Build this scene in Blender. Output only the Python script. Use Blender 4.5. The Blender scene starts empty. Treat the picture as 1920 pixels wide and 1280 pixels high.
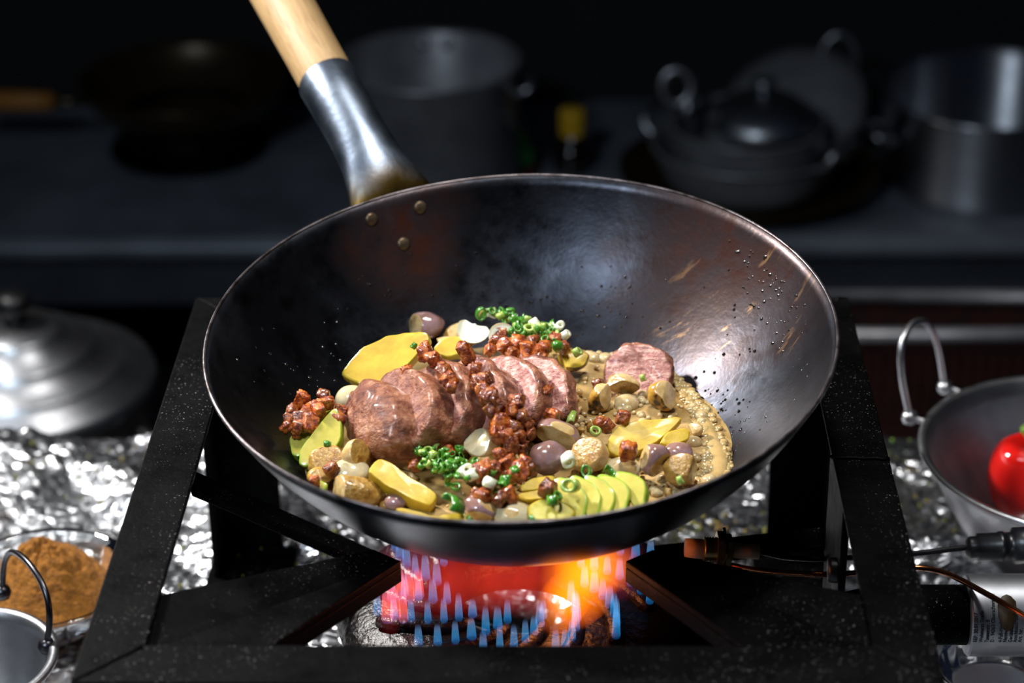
import bpy, bmesh, math, random
import numpy as np
from mathutils import Vector, Matrix, noise, Euler
random.seed(7); rng = np.random.RandomState(7)
PI = math.pi
SC = bpy.context.scene
COL = SC.collection

# ------------------------------------------------------------ camera
# world: z = 0 is the table top, the stove frame is a 0.40 m square at z = 0.18
CAM = np.array([0.02782786, -1.04152112, 0.78802932])
CR = np.array([[0.9997068, 0.02049073, -0.01290143],
               [0.00209447, 0.45763557, 0.88913739],
               [-0.02412323, 0.88890372, -0.45745847]])      # rows: right, up, forward
FPX = 4224.27
cd = bpy.data.cameras.new('camera'); cam = bpy.data.objects.new('camera', cd); COL.objects.link(cam)
cd.sensor_width = 36; cd.lens = FPX / 1920 * 36
M = Matrix(((CR[0][0], CR[1][0], -CR[2][0], CAM[0]), (CR[0][1], CR[1][1], -CR[2][1], CAM[1]),
            (CR[0][2], CR[1][2], -CR[2][2], CAM[2]), (0, 0, 0, 1)))
cam.matrix_world = M
cd.clip_start = .01; cd.clip_end = 50
cd.dof.use_dof = True; cd.dof.focus_distance = 1.215; cd.dof.aperture_fstop = 4.7; cd.dof.aperture_blades = 7
SC.camera = cam

# ------------------------------------------------------------ world, lights, exposure
W = bpy.data.worlds.new('world'); SC.world = W; W.use_nodes = True
W.node_tree.nodes['Background'].inputs[0].default_value = (.35, .5, 1, 1)
W.node_tree.nodes['Background'].inputs[1].default_value = .012
def area(name, loc, target, sx, sy, energy, col, spread=180):
    l = bpy.data.lights.new(name, 'AREA'); l.shape = 'RECTANGLE'; l.size = sx; l.size_y = sy
    l.energy = energy; l.color = col; l.spread = math.radians(spread)
    o = bpy.data.objects.new(name, l); COL.objects.link(o); o.location = loc
    o.rotation_euler = (Vector(target) - Vector(loc)).to_track_quat('-Z', 'Y').to_euler()
    return o
area('lamp_left', (-.85, .55, .95), (0, .02, .2), .13, .13, 8.5, (1, .97, .93), 95)
area('lamp_front', (-.62, -.72, 1.22), (0, .10, .15), .24, .24, 4.6, (.76, .88, 1), 120)
area('lamp_overhead', (.10, .16, 1.38), (0, .04, .1), .2, .2, 2.4, (1, .97, .93), 75)
SC.view_settings.view_transform = 'Standard'; SC.view_settings.look = 'None'
SC.view_settings.exposure = 0.0; SC.view_settings.gamma = 1; SC.view_settings.use_curve_mapping = False

# ------------------------------------------------------------ helpers
def ray(px, py):
    return np.array([(px - 960) / FPX, -(py - 640) / FPX, 1]) @ CR
def at(px, py, z=None, y=None):
    d = ray(px, py)
    t = (z - CAM[2]) / d[2] if z is not None else (y - CAM[1]) / d[1]
    return Vector(CAM + t * d)
def on_plane(px, py, p0, n):
    d = Vector(ray(px, py)); c = Vector(CAM)
    return c + d * ((p0 - c).dot(n) / d.dot(n))
WL = {}
def tag(o, label=None, cat=None, group=None, kind=None):
    if label: o['label'] = label
    if cat: o['category'] = cat
    if group: o['group'] = group
    if kind: o['kind'] = kind
    return o
def thing(name, loc, label=None, cat=None, group=None):
    o = bpy.data.objects.new(name, None); COL.objects.link(o); o.location = loc
    o.empty_display_size = .02
    WL[o.name] = Vector(loc)
    return tag(o, label, cat, group)
def place(o, origin, parent=None):
    if parent is not None:
        o.parent = parent; o.location = Vector(origin) - WL[parent.name]
    else:
        o.location = origin
    WL[o.name] = Vector(origin)
def mk(name, verts, faces, mat, parent=None, smooth=True, origin=None, mats=None, midx=None):
    v = np.array([tuple(q) for q in verts], float)
    if origin is None:
        lo, hi = v.min(0), v.max(0); origin = ((lo[0]+hi[0])/2, (lo[1]+hi[1])/2, lo[2])
    v = v - np.array(tuple(origin))
    me = bpy.data.meshes.new(name); me.from_pydata(v.tolist(), [], faces); me.update()
    for m_ in (mats or [mat]): me.materials.append(m_)
    if smooth: me.polygons.foreach_set('use_smooth', [True] * len(me.polygons))
    if midx is not None: me.polygons.foreach_set('material_index', midx)
    o = bpy.data.objects.new(name, me); COL.objects.link(o); place(o, origin, parent)
    return o
def sharp(o, deg=35):
    # split shading by angle: keep big edges crisp
    bm = bmesh.new(); bm.from_mesh(o.data)
    bmesh.ops.recalc_face_normals(bm, faces=bm.faces)
    for e in bm.edges:
        if len(e.link_faces) == 2 and e.calc_face_angle(0) > math.radians(deg): e.smooth = False
    bm.to_mesh(o.data); bm.free(); return o
def frame_of(n):
    n = Vector(n).normalized(); h = Vector((0, 0, 1)) if abs(n.z) < .9 else Vector((1, 0, 0))
    u = h.cross(n).normalized(); return u, n.cross(u), n
def lathe(prof, c=(0, 0, 0), axis=(0, 0, 1), n=48, noise_amp=0):
    u, v, w = frame_of(axis); c = Vector(c); V = []; F = []
    for (r, z) in prof:
        for k in range(n):
            a = 2 * PI * k / n
            V.append(c + u * (r * math.cos(a)) + v * (r * math.sin(a)) + w * z)
    for i in range(len(prof) - 1):
        for k in range(n):
            k2 = (k + 1) % n
            F.append((i*n+k, i*n+k2, (i+1)*n+k2, (i+1)*n+k))
    return V, F
def tube(pts, r, n=10, closed=False):
    pts = [Vector(p) for p in pts]; m = len(pts); V = []; F = []
    rs = r if isinstance(r, (list, tuple)) else [r] * m
    t0 = (pts[1] - pts[0]).normalized(); u, v, _ = frame_of(t0); prev = t0
    for i in range(m):
        if closed: t = (pts[(i+1) % m] - pts[i-1]).normalized()
        else: t = (pts[min(i+1, m-1)] - pts[max(i-1, 0)]).normalized()
        q = prev.rotation_difference(t); u = q @ u; v = q @ v; prev = t
        for k in range(n):
            a = 2 * PI * k / n; V.append(pts[i] + (u * math.cos(a) + v * math.sin(a)) * rs[i])
    for i in range(m if closed else m - 1):
        j = (i + 1) % m
        for k in range(n):
            k2 = (k + 1) % n; F.append((i*n+k, i*n+k2, j*n+k2, j*n+k))
    if not closed:
        F.append(tuple(range(n-1, -1, -1))); F.append(tuple((m-1)*n+k for k in range(n)))
    return V, F
def bez(pts, n=24):
    # Catmull-Rom through the points
    P = [Vector(p) for p in pts]; P = [P[0]*2-P[1]] + P + [P[-1]*2-P[-2]]; out = []
    seg = len(P) - 3
    for i in range(seg):
        a, b, c, d = P[i:i+4]
        for k in range(n // seg + 1):
            t = k / (n // seg + 1)
            out.append(.5*((2*b)+(c-a)*t+(2*a-5*b+4*c-d)*t*t+(3*b-a-3*c+d)*t**3))
    out.append(P[-2]); return out
def prism(poly, z0, z1):
    # convex/concave outline (x, y) extruded in z
    n = len(poly); V = [Vector((p[0], p[1], z0)) for p in poly] + [Vector((p[0], p[1], z1)) for p in poly]
    F = [tuple(range(n-1, -1, -1)), tuple(range(n, 2*n))] + [(k, (k+1) % n, n+(k+1) % n, n+k) for k in range(n)]
    return V, F
def join(*vf):
    V = []; F = []
    for v, f in vf:
        o = len(V); V += list(v); F += [tuple(i + o for i in q) for q in f]
    return V, F
def box(c, s, rot=None):
    V = []
    for dx in (-1, 1):
        for dy in (-1, 1):
            for dz in (-1, 1):
                q = Vector((dx*s[0]/2, dy*s[1]/2, dz*s[2]/2))
                if rot is not None: q = rot @ q
                V.append(q + Vector(c))
    F = [(0, 1, 3, 2), (4, 6, 7, 5), (0, 4, 5, 1), (2, 3, 7, 6), (0, 2, 6, 4), (1, 5, 7, 3)]
    return V, F
def bev(o, w=.0015, seg=2):
    m = o.modifiers.new('bevel', 'BEVEL'); m.width = w; m.segments = seg; m.limit_method = 'ANGLE'
    return o

# ------------------------------------------------------------ materials
def S(h):
    h = h.lstrip('#'); c = [int(h[i:i+2], 16) / 255 for i in (0, 2, 4)]
    return tuple(x / 12.92 if x <= .04045 else ((x + .055) / 1.055) ** 2.4 for x in c) + (1,)
class NT:
    def __init__(s, name):
        s.m = bpy.data.materials.new(name); s.m.use_nodes = True; s.t = s.m.node_tree; s.n = s.t.nodes
        s.b = s.n['Principled BSDF']; s.out = s.n['Material Output']
    def add(s, kind, **kw):
        q = s.n.new(kind)
        for k, v in kw.items(): setattr(q, k, v)
        return q
    def link(s, a, b): s.t.links.new(a, b)
    def coord(s, kind='Object', scale=None):
        c = s.add('ShaderNodeTexCoord')
        if scale is None: return c.outputs[kind]
        m = s.add('ShaderNodeMapping'); m.inputs['Scale'].default_value = scale; s.link(c.outputs[kind], m.inputs[0]); return m.outputs[0]
    def noise(s, scale, detail=4, rough=.55, co=None, dist=0):
        q = s.add('ShaderNodeTexNoise'); q.inputs['Scale'].default_value = scale; q.inputs['Detail'].default_value = detail
        q.inputs['Roughness'].default_value = rough; q.inputs['Distortion'].default_value = dist
        s.link(co if co is not None else s.coord(), q.inputs['Vector']); return q.outputs['Fac']
    def ramp(s, fac, stops):
        q = s.add('ShaderNodeValToRGB'); e = q.color_ramp.elements
        while len(e) < len(stops): e.new(.5)
        for i, (p, c) in enumerate(stops):
            e[i].position = p; e[i].color = c if isinstance(c, tuple) else (c, c, c, 1)
        s.link(fac, q.inputs[0]); return q.outputs[0]
    def mix(s, fac, a, b, mode='MIX'):
        q = s.add('ShaderNodeMix', data_type='RGBA', blend_type=mode)
        for sock, v in ((q.inputs[0], fac), (q.inputs[6], a), (q.inputs[7], b)):
            if isinstance(v, (tuple, float, int)): sock.default_value = v
            else: s.link(v, sock)
        return q.outputs[2]
    def math(s, op, a, b=0.0):
        q = s.add('ShaderNodeMath', operation=op)
        for sock, v in ((q.inputs[0], a), (q.inputs[1], b)):
            if isinstance(v, (float, int)): sock.default_value = v
            else: s.link(v, sock)
        return q.outputs[0]
    def set(s, **kw):
        for k, v in kw.items():
            sock = s.b.inputs[k.replace('_', ' ')]
            if isinstance(v, (tuple, float, int)): sock.default_value = v
            else: s.link(v, sock)
        return s
    def bump(s, h, strength=.3, dist=.001):
        q = s.add('ShaderNodeBump'); q.inputs['Strength'].default_value = strength; q.inputs['Distance'].default_value = dist
        s.link(h, q.inputs['Height']); s.link(q.outputs[0], s.b.inputs['Normal']); return s
def simple(name, c1, c2=None, rough=.5, metal=0, scale=60, bump=0, bscale=None, sss=0, coat=0, trans=0, lo=.35, hi=.65, spec=.5, bdist=.001, detail=5):
    t = NT(name)
    col = S(c1)
    if c2: col = t.ramp(t.noise(scale, detail), [(lo, S(c1)), (hi, S(c2))])
    t.set(Base_Color=col, Roughness=rough, Metallic=metal, Coat_Weight=coat, Transmission_Weight=trans, Specular_IOR_Level=spec)
    t.b.inputs['Coat Roughness'].default_value = .08
    if sss:
        t.set(Subsurface_Weight=sss, Subsurface_Scale=.004); t.b.inputs['Subsurface Radius'].default_value = (1, .6, .3)
    if bump: t.bump(t.noise(bscale or scale * 3, 5), bump, bdist)
    return t.m

# metals
def make_wok_mat():
    t = NT('seasoned_carbon_steel'); co = t.coord()
    n1 = t.noise(14, 6, .6, co); n2 = t.noise(60, 5, .65, co); n3 = t.noise(420, 3, .6, co)
    base = t.ramp(n1, [(.3, S('#18191d')), (.5, S('#2e3037')), (.72, S('#585b64'))])
    base = t.mix(t.ramp(n2, [(.5, 0.0), (.72, .75)]), base, S('#141417'))
    sep = t.add('ShaderNodeSeparateXYZ'); t.link(co, sep.inputs[0]); x, y, z = sep.outputs
    # heat-browned patch on the wall near the rim, back right, and another by the rivets
    def patch(cx, cy, cz, r):
        v = t.add('ShaderNodeVectorMath', operation='DISTANCE'); t.link(co, v.inputs[0]); v.inputs[1].default_value = (cx, cy, cz)
        d = t.math('ADD', v.outputs['Value'], t.math('MULTIPLY', t.math('SUBTRACT', n1, .5), .09))
        return t.ramp(t.math('DIVIDE', d, r), [(.35, 1.0), (1.0, 0.0)])
    rust = t.math('MAXIMUM', patch(.13, .10, .0, .095), patch(-.075, .14, -.01, .045))
    rust = t.math('MULTIPLY', rust, t.ramp(n2, [(.3, .35), (.7, 1.0)]))
    base = t.mix(t.math('MULTIPLY', rust, .85), base, S('#3e1d10'))
    # scraped, tan scratches on the right wall
    m = t.add('ShaderNodeMapping'); t.link(co, m.inputs[0]); m.inputs['Rotation'].default_value = (0, .5, .75); m.inputs['Scale'].default_value = (26, 150, 26)
    sc = t.ramp(t.noise(1, 5, .6, m.outputs[0]), [(.6, 0.0), (.66, 1.0)])
    tan = t.math('MULTIPLY', sc, patch(.125, .075, -.035, .06))
    base = t.mix(t.math('MULTIPLY', tan, .9), base, S('#a07a50'))
    metal = t.math('SUBTRACT', .92, t.math('MULTIPLY', t.math('MAXIMUM', rust, tan), .75))
    rg = t.ramp(t.math('ADD', t.math('MULTIPLY', n1, .5), t.math('MULTIPLY', n2, .5)), [(.3, .42), (.7, .25)])
    t.set(Base_Color=base, Metallic=metal, Roughness=rg)
    t.bump(t.math('ADD', t.math('MULTIPLY', n3, .6), t.noise(150, 4, .6, co)), .22, .0006)
    return t.m
WOK = make_wok_mat()
RIM = simple('worn_rim_steel', '#7a7478', '#3a3230', .34, .95, 90, .2)
SOCK = NT('blued_steel'); _n = SOCK.noise(35, 5)
SOCK.set(Base_Color=SOCK.ramp(_n, [(.3, S('#586374')), (.7, S('#78828f'))]), Metallic=1.0, Roughness=SOCK.ramp(_n, [(.3, .32), (.7, .44)]))
SOCK.bump(SOCK.noise(260, 3), .15, .0006)
_co = SOCK.coord(); _s = SOCK.add('ShaderNodeSeparateXYZ'); SOCK.link(_co, _s.inputs[0])
_f = SOCK.ramp(SOCK.math('ADD', _s.outputs[2], SOCK.math('MULTIPLY', SOCK.math('SUBTRACT', _n, .5), .02)), [(.004, 1.0), (.022, 0.0)])
SOCK.set(Base_Color=SOCK.mix(_f, SOCK.ramp(_n, [(.3, S('#586374')), (.7, S('#78828f'))]), S('#5d4a22'))); SOCK = SOCK.m
def wood(name, a, b, sc=(260, 260, 22)):
    t = NT(name); co = t.coord('Object', sc); n = t.noise(1.0, 6, .6, co, 1.2)
    t.set(Base_Color=t.ramp(n, [(.3, S(a)), (.5, S(b)), (.7, S(a))]), Roughness=.55); t.bump(n, .15, .0005); return t.m
WOOD = wood('oiled_beech', '#8c6c44', '#b09064'); WOOD2 = wood('old_handle_wood', '#8a5a22', '#a8702c')
def make_black():
    t = NT('greasy_black_steel'); co = t.coord()
    n = t.noise(45, 5, .6, co); sp = t.noise(900, 2, .5, co); big = t.noise(16, 4, .6, co)
    dust = t.math('MULTIPLY', t.ramp(sp, [(.68, 0.0), (.73, 1.0)]), t.ramp(big, [(.45, 0.0), (.62, 1.0)]))
    t.set(Base_Color=t.mix(dust, t.ramp(n, [(.3, S('#020203')), (.7, S('#050506'))]), S('#8b8580')), Roughness=t.ramp(n, [(.3, .42), (.7, .65)]), Metallic=0.0, Specular_IOR_Level=.045)
    t.bump(t.noise(300, 4, .6, co), .3, .0008); return t.m
BLACK = make_black()
GREASE = simple('cast_iron_greasy', '#0c0a0a', '#1d1412', .3, .3, 80, .8, 160, bdist=.002)
ALU = simple('dull_aluminium', '#9a9ca0', '#b6b8bd', .36, 1, 40, .12, 300)
ALUD = simple('tarnished_aluminium', '#86868a', '#9c9ca0', .4, .5, 30, .1, 200)
STEELB = simple('counter_steel', '#60666f', '#7a808a', .4, .25, 9, .06, 90)
DARKIRON = simple('dark_iron_pan', '#2a2012', '#3c2e18', .34, .5, 20, .1, 120)
COPPER = simple('copper_tube', '#a8643c', '#c4805a', .25, 1, 60)
BRASS = simple('brass_thread', '#8a744a', '#b09a62', .35, 1, 120)
CERAM = simple('ceramic_insulator', '#b08864', '#c4a888', .55, 0, 60)
RUBBER = simple('black_rubber', '#0e0e12', '#18181e', .35, 0, 40, .1, 200, spec=.6)
CHROME = simple('bright_label_steel', '#b4b8be', '#ccd0d6', .42, 1, 60)
INK = simple('black_ink', '#101014', None, .6)
WALLM = simple('dark_wall_paint', '#0b0b0d', '#121215', .85, 0, 6)
FLOORM = simple('dark_floor_tile', '#0c0c0e', '#151517', .7, 0, 8)
TABLEM = simple('table_laminate', '#2a2a2c', '#38383a', .6, 0, 10)
def make_foil():
    t = NT('crumpled_foil'); co = t.coord()
    n = t.noise(7, 4, .6, co)
    v = t.add('ShaderNodeTexVoronoi', feature='DISTANCE_TO_EDGE'); v.inputs['Scale'].default_value = 90; t.link(co, v.inputs['Vector'])
    st = t.ramp(t.noise(24, 5, .6, co), [(.63, 0.0), (.72, 1.0)])
    t.set(Base_Color=t.mix(t.math('MULTIPLY', st, .6), S('#c9ccd2'), S('#6b4a24')), Metallic=1.0, Roughness=t.ramp(n, [(.3, .2), (.7, .36)]))
    t.bump(v.outputs['Distance'], .8, .004); return t.m
FOIL = make_foil()
def brushed(name, col, rough):
    t = NT(name); n = t.noise(1, 4, .6, t.coord('Object', (4, 4, 260)))
    t.set(Base_Color=S(col), Metallic=1.0, Roughness=t.ramp(n, [(.3, rough*.9), (.7, rough*1.1)]), Anisotropic=.92, Anisotropic_Rotation=.25)
    g = t.add('ShaderNodeTangent', direction_type='RADIAL', axis='Z'); t.link(g.outputs[0], t.b.inputs['Tangent']); return t.m
BRUSH = brushed('brushed_pot_steel', '#b0b2b8', .42)
# food
def food(name, stops, scale, rough=.3, coat=.5, sss=.25, bump=.25, bscale=200, detail=5, bdist=.001, radius=(1, .6, .3)):
    t = NT(name); n = t.noise(scale, detail, .6)
    t.set(Base_Color=t.ramp(n, [(p, S(c)) for p, c in stops]), Roughness=rough, Coat_Weight=coat, Subsurface_Weight=sss, Subsurface_Scale=.003)
    t.b.inputs['Coat Roughness'].default_value = .1; t.b.inputs['Subsurface Radius'].default_value = radius
    t.bump(t.noise(bscale, 4), bump, bdist); return t.m
MANGO = food('yellow_mango_flesh', [(.3, '#b0900e'), (.6, '#ceac20'), (.8, '#ba9814')], 60, .5, .12, .12)
MANGOSKIN = food('green_mango_edge', [(.3, '#b89a18'), (.7, '#a49c20')], 60, .35, .4)
AVO = food('pale_green_flesh', [(.25, '#a49c20'), (.55, '#beb044'), (.8, '#949c20')], 70, .42, .2, .12)
AVOEDGE = food('green_skin_edge', [(.3, '#86a426'), (.7, '#a8be42')], 80, .3, .5)
PURPLE = food('purple_shallot_skin', [(.3, '#744e40'), (.48, '#8e6a62'), (.6, '#96787e'), (.78, '#84583e')], 70, .22, .6)
BEIGE = food('braised_shallot_flesh', [(.3, '#ac8848'), (.5, '#ccb07c'), (.64, '#b89458'), (.8, '#84592a')], 110, .2, .7, .35, .3, 260)
BROWNF = food('fried_aubergine_flesh', [(.3, '#7a5420'), (.48, '#b08a44'), (.6, '#94682a'), (.74, '#4e3012')], 160, .24, .65, .2, .6, 300, bdist=.002)
CHARM = food('charred_onion', [(.35, '#c29a40'), (.5, '#a6762a'), (.58, '#2a1a10'), (.8, '#120c0a')], 75, .3, .5, .15, .5, 180)
PEARL = food('translucent_pearl_onion', [(.3, '#b9a77c'), (.6, '#d2c6a4')], 50, .12, .9, .5, .05)
WHITEO = food('white_onion', [(.3, '#d5d8c0'), (.7, '#eceee0')], 50, .25, .6, .4, .05)
BACON = food('crisp_bacon', [(.3, '#461406'), (.46, '#86330a'), (.6, '#be681f'), (.75, '#662206')], 300, .25, .6, .05, .7, 700, bdist=.0014)
_b = BACON.node_tree; _h = _b.nodes.new('ShaderNodeHueSaturation'); _i = _b.nodes.new('ShaderNodeObjectInfo'); _mr = _b.nodes.new('ShaderNodeMapRange'); _mr.inputs[3].default_value = .55; _mr.inputs[4].default_value = 1.35
_pb = _b.nodes['Principled BSDF']; _lk = _pb.inputs['Base Color'].links[0].from_socket; _b.links.new(_i.outputs['Random'], _mr.inputs[0]); _b.links.new(_mr.outputs[0], _h.inputs['Value']); _b.links.new(_lk, _h.inputs['Color']); _b.links.new(_h.outputs[0], _pb.inputs['Base Color'])
GREEN = food('spring_onion_green', [(.3, '#246414'), (.6, '#4a8c22'), (.8, '#307a1a')], 150, .28, .6, .2, .1)
LIME = food('spring_onion_pale', [(.3, '#7c9e34'), (.6, '#acc468'), (.8, '#92b048')], 150, .28, .6, .3, .1)
WHITEG = food('spring_onion_white', [(.3, '#dfe4c4'), (.7, '#eef0dc')], 150, .25, .6, .4, .1)
RED = food('red_pepper_skin', [(.3, '#c01410'), (.7, '#d8201a')], 30, .12, .9, .2, .05)
PEPPERSTEM = food('pepper_stem_green', [(.3, '#4a6a20'), (.7, '#6a8a30')], 60, .4, .2)
HERB = food('parsley_leaf', [(.3, '#2e4a1a'), (.7, '#466a26')], 150, .4, .2, .1)
POWDER = food('curry_powder', [(.3, '#6e4208'), (.6, '#965e10'), (.8, '#7e4e0c')], 260, .9, 0, 0, 1, 500, bdist=.002)
def make_sauce():
    t = NT('coconut_sauce'); co = t.coord(); n = t.noise(34, 6, .65, co, .6)
    t.set(Base_Color=t.ramp(n, [(.28, S('#785a2e')), (.5, S('#a68854')), (.72, S('#c6aa7a'))]), Roughness=.16, Coat_Weight=.6, Subsurface_Weight=.3, Subsurface_Scale=.004)
    t.bump(t.noise(120, 5, .6, co), .35, .0015); return t.m
SAUCE = make_sauce()
FOAM = food('sauce_froth', [(.3, '#a4844c'), (.6, '#b89a66'), (.8, '#94733c')], 60, .18, .8, .4, .25, 320)
BUB = simple('sauce_bubble', '#c4aa78', '#d8c294', .08, 0, 200, trans=.25, coat=.7, sss=.3)
OILM = simple('oil_droplet', '#1a1a1e', None, .08, 0, coat=.8, spec=.8)
CRUMB = simple('burnt_crumb', '#1a100a', '#4a2c14', .5, 0, 200)
def make_meat(name, seared):
    t = NT(name); co = t.coord()
    a = t.add('ShaderNodeAttribute', attribute_name='crust')
    n = t.noise(70, 5, .62, co); fib = t.noise(1, 5, .6, t.coord('Object', (90, 260, 260)), .4)
    pink = t.ramp(fib, [(.34, S('#8a4a44')), (.48, S('#b67a70')), (.62, S('#d8aa9c'))])
    brown = t.ramp(t.math('ADD', t.math('MULTIPLY', n, .55), t.math('ADD', t.math('MULTIPLY', fib, .22), t.math('MULTIPLY', t.noise(260, 4, .65, co), .23))), [(.38, S('#42180c')), (.46, S('#743a22')), (.53, S('#9a6042')), (.63, S('#c09072'))])
    f = t.ramp(t.math('ADD', a.outputs['Fac'], t.math('MULTIPLY', t.math('SUBTRACT', n, .5), .7)), [(.35, 0.0), (.65, 1.0)])
    t.set(Base_Color=t.mix(f, pink, brown), Roughness=t.ramp(n, [(.3, .42), (.7, .22)]), Coat_Weight=.3, Subsurface_Weight=.05, Subsurface_Scale=.004)
    t.b.inputs['Coat Roughness'].default_value = .2; t.b.inputs['Subsurface Radius'].default_value = (1, .4, .25)
    t.bump(t.math('ADD', fib, t.noise(420, 5, .65, co)), .7, .0022); return t.m
MEAT = make_meat('seared_pork', 1)
def glass(name, col, rough=.03):
    t = NT(name); t.set(Base_Color=S(col), Roughness=rough, Transmission_Weight=1.0); t.b.inputs['IOR'].default_value = 1.45; return t.m
GLASS = glass('clear_glass', '#eef2f4')

# ------------------------------------------------------------ setting
ZF = -.85                       # floor
ZC = -.198                      # back counter top
YC = 1.10                       # back counter front edge
def struct(o): return tag(o, kind='structure')
struct(mk('floor', *box((0, .6, ZF-.02), (6, 5, .04)), FLOORM, smooth=False))
struct(mk('wall_back', *box((0, 1.55, .9), (6, .06, 3.5)), WALLM, smooth=False))

# table
tb = thing('table', (0, .0, ZF), 'dark work table covered in crumpled foil under the stove', 'table')
mk('table_top', *box((0, -.02, -.026), (1.5, .74, .036)), TABLEM, tb, False)
for sx in (-1, 1):
    for sy in (-.34, .3):
        mk('leg', *box((sx*.7, sy, (ZF-.044)/2), (.05, .05, -ZF-.044)), TABLEM, tb, False)
# foil: folded sheet with sharp creases
def foil():
    nx, ny = 420, 210; x = np.linspace(-.62, .62, nx); y = np.linspace(-.36, .352, ny)
    X, Y = np.meshgrid(x, y); r = np.random.RandomState(3)
    WX = X + .012*np.sin(31*Y+2)+.008*np.sin(57*X+41*Y); WY = Y + .012*np.sin(27*X)+.008*np.sin(63*Y-33*X+1)
    Hh = np.zeros_like(X)
    for i in range(34):
        a = r.uniform(0, 2*PI); fr = 10**r.uniform(.7, 1.9); ph = r.uniform(0, 1)
        s = (np.cos(a)*WX + np.sin(a)*WY)*fr + ph + .25*np.sin(a*7+WX*fr*.7-WY*fr*.5)
        tri = np.abs((s % 1) - .5)*2
        Hh += tri * .055/fr * r.uniform(.5, 1.4)
    Hh -= Hh.min(); Hh *= .024/Hh.max()
    J = r.normal(0, .0006, X.shape)
    V = np.stack([X+J, Y+r.normal(0, .0006, X.shape), Hh - .0125], -1).reshape(-1, 3)
    V[:, 2] = np.maximum(V[:, 2], -.0072)
    F = [(j*nx+i, j*nx+i+1, (j+1)*nx+i+1, (j+1)*nx+i) for j in range(ny-1) for i in range(nx-1)]
    o = mk('foil_sheet', V, F, FOIL, smooth=False, origin=(0, 0, -.0075))
    tag(o, 'crumpled silver aluminium foil sheet spread over the table under the stove', 'foil')
foil()
# food crumbs lying on the foil
def crumbs():
    V = []; F = []
    for i in range(130):
        px, py = random.choice([(random.uniform(0, 330), random.uniform(830, 960)), (random.uniform(1640, 1800), random.uniform(800, 1000)), (random.uniform(330, 640), random.uniform(940, 1200)), (random.uniform(1250, 1450), random.uniform(960, 1000))])
        c = at(px, py, z=.004); s = random.uniform(.0008, .0022)
        v, f = box(c, (s*1.5, s, s), Euler((random.random()*3, random.random()*3, random.random()*3)).to_matrix()); o = len(V); V += v; F += [tuple(k+o for k in q) for q in f]
    tag(mk('spice_crumbs', V, F, simple('spice_crumb_tan', '#8a6420', '#5a7a24', .6, 0, 30)), 'tiny tan and green food crumbs scattered over the silver foil', 'crumbs', kind='stuff')
crumbs()

# ------------------------------------------------------------ stove
H = .18
st = thing('wok_burner_stove', (0, 0, .0), 'square black steel gas stove frame on four legs holding the wok', 'stove')
def angle_bar(name, k):
    # mitred angle-iron side: top flange 30 mm, outer flange 30 mm
    a, b, t, fl = .2, .17, .0035, .032
    rot = Matrix.Rotation(k*PI/2, 3, 'Z')
    V, F = prism([(-a, -a), (a, -a), (b, -b), (-b, -b)], H-t, H)
    V2, F2 = prism([(-a, -a), (a, -a), (a-t, -a+t), (-a+t, -a+t)], H-fl, H-t)
    V, F = join((V, F), (V2, F2))
    o = mk(name, [rot @ v for v in V], F, BLACK, st, False); bev(o, .0008, 2); return o
for k, nm in enumerate(('front_bar', 'side_bar', 'back_bar', 'side_bar')): angle_bar(nm, k)
# weld bead on the right bar and in the mitres
for p, q in ((at(1555, 857, z=H+.0004), at(1668, 860, z=H+.0004)), (Vector((-.199, -.199, H)), Vector((-.171, -.171, H))), (Vector((.199, -.199, H)), Vector((.171, -.171, H)))):
    mk('weld_bead', *tube([p.lerp(q, i/9)+Vector((random.gauss(0, .0004), random.gauss(0, .0004), 0)) for i in range(10)], .0011, 6), BLACK, st)
for sx in (-1, 1):
    for sy in (-1, 1):
        w, t = .04, .004; x, y = sx*.196, sy*.196
        poly = [(x, y), (x-sx*w, y), (x-sx*w, y-sy*t), (x-sx*t, y-sy*t), (x-sx*t, y-sy*w), (x, y-sy*w)]
        if sx*sy < 0: poly = poly[::-1]
        lg = mk('leg', *prism(poly, .004, H-.0036), BLACK, st, False); bev(lg, .0008)
        mk('foot_plate', *prism([(x+sx*.004, y+sy*.004), (x-sx*.05, y+sy*.004), (x-sx*.05, y-sy*.05), (x+sx*.004, y-sy*.05)], .0, .004), BLACK, lg, False)
        # folded corner support reaching under the wok
        A = Vector((sx*.172, sy*.122, H-.004)); B = Vector((sx*.117, sy*.172, H-.004)); Cn = Vector((sx*.172, sy*.172, H-.004))
        T1 = Vector((sx*.0725, sy*.052, .1578)); T2 = Vector((sx*.058, sy*.0565, .1535))
        d = Vector((0, 0, -.004)); fl = Vector((0, 0, -.009))
        V = [A, Cn, B, T2, T1]; n = 5
        Vs = V + [v+d for v in V]; Fs = [tuple(range(5)), tuple(range(9, 4, -1))] + [(k, k+5, (k+1) % 5+5, (k+1) % 5) for k in range(5)]
        for (p, q) in ((T2, B), (A, T1)):
            inn = (Vector((0, 0, p.z))-p).normalized()*0
            cdir = (q-p).cross(Vector((0, 0, 1))).normalized()*.0035
            ctr = (A+B+T1+T2)/4
            if cdir.dot(ctr-p) < 0: cdir = -cdir
            o_ = len(Vs); taper = Vector((0, 0, .006))
            Vs += [p+d, q+d, q+d+fl, p+d+fl, p+d+cdir, q+d+cdir, q+d+fl+cdir, p+d+fl+cdir]
            Fs += [tuple(o_+i for i in q4) for q4 in ((0, 1, 2, 3), (7, 6, 5, 4), (0, 4, 5, 1), (3, 2, 6, 7), (0, 3, 7, 4), (1, 5, 6, 2))]
        bev(sharp(mk('wok_support', Vs, Fs, BLACK, st, False)), .0008)
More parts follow.
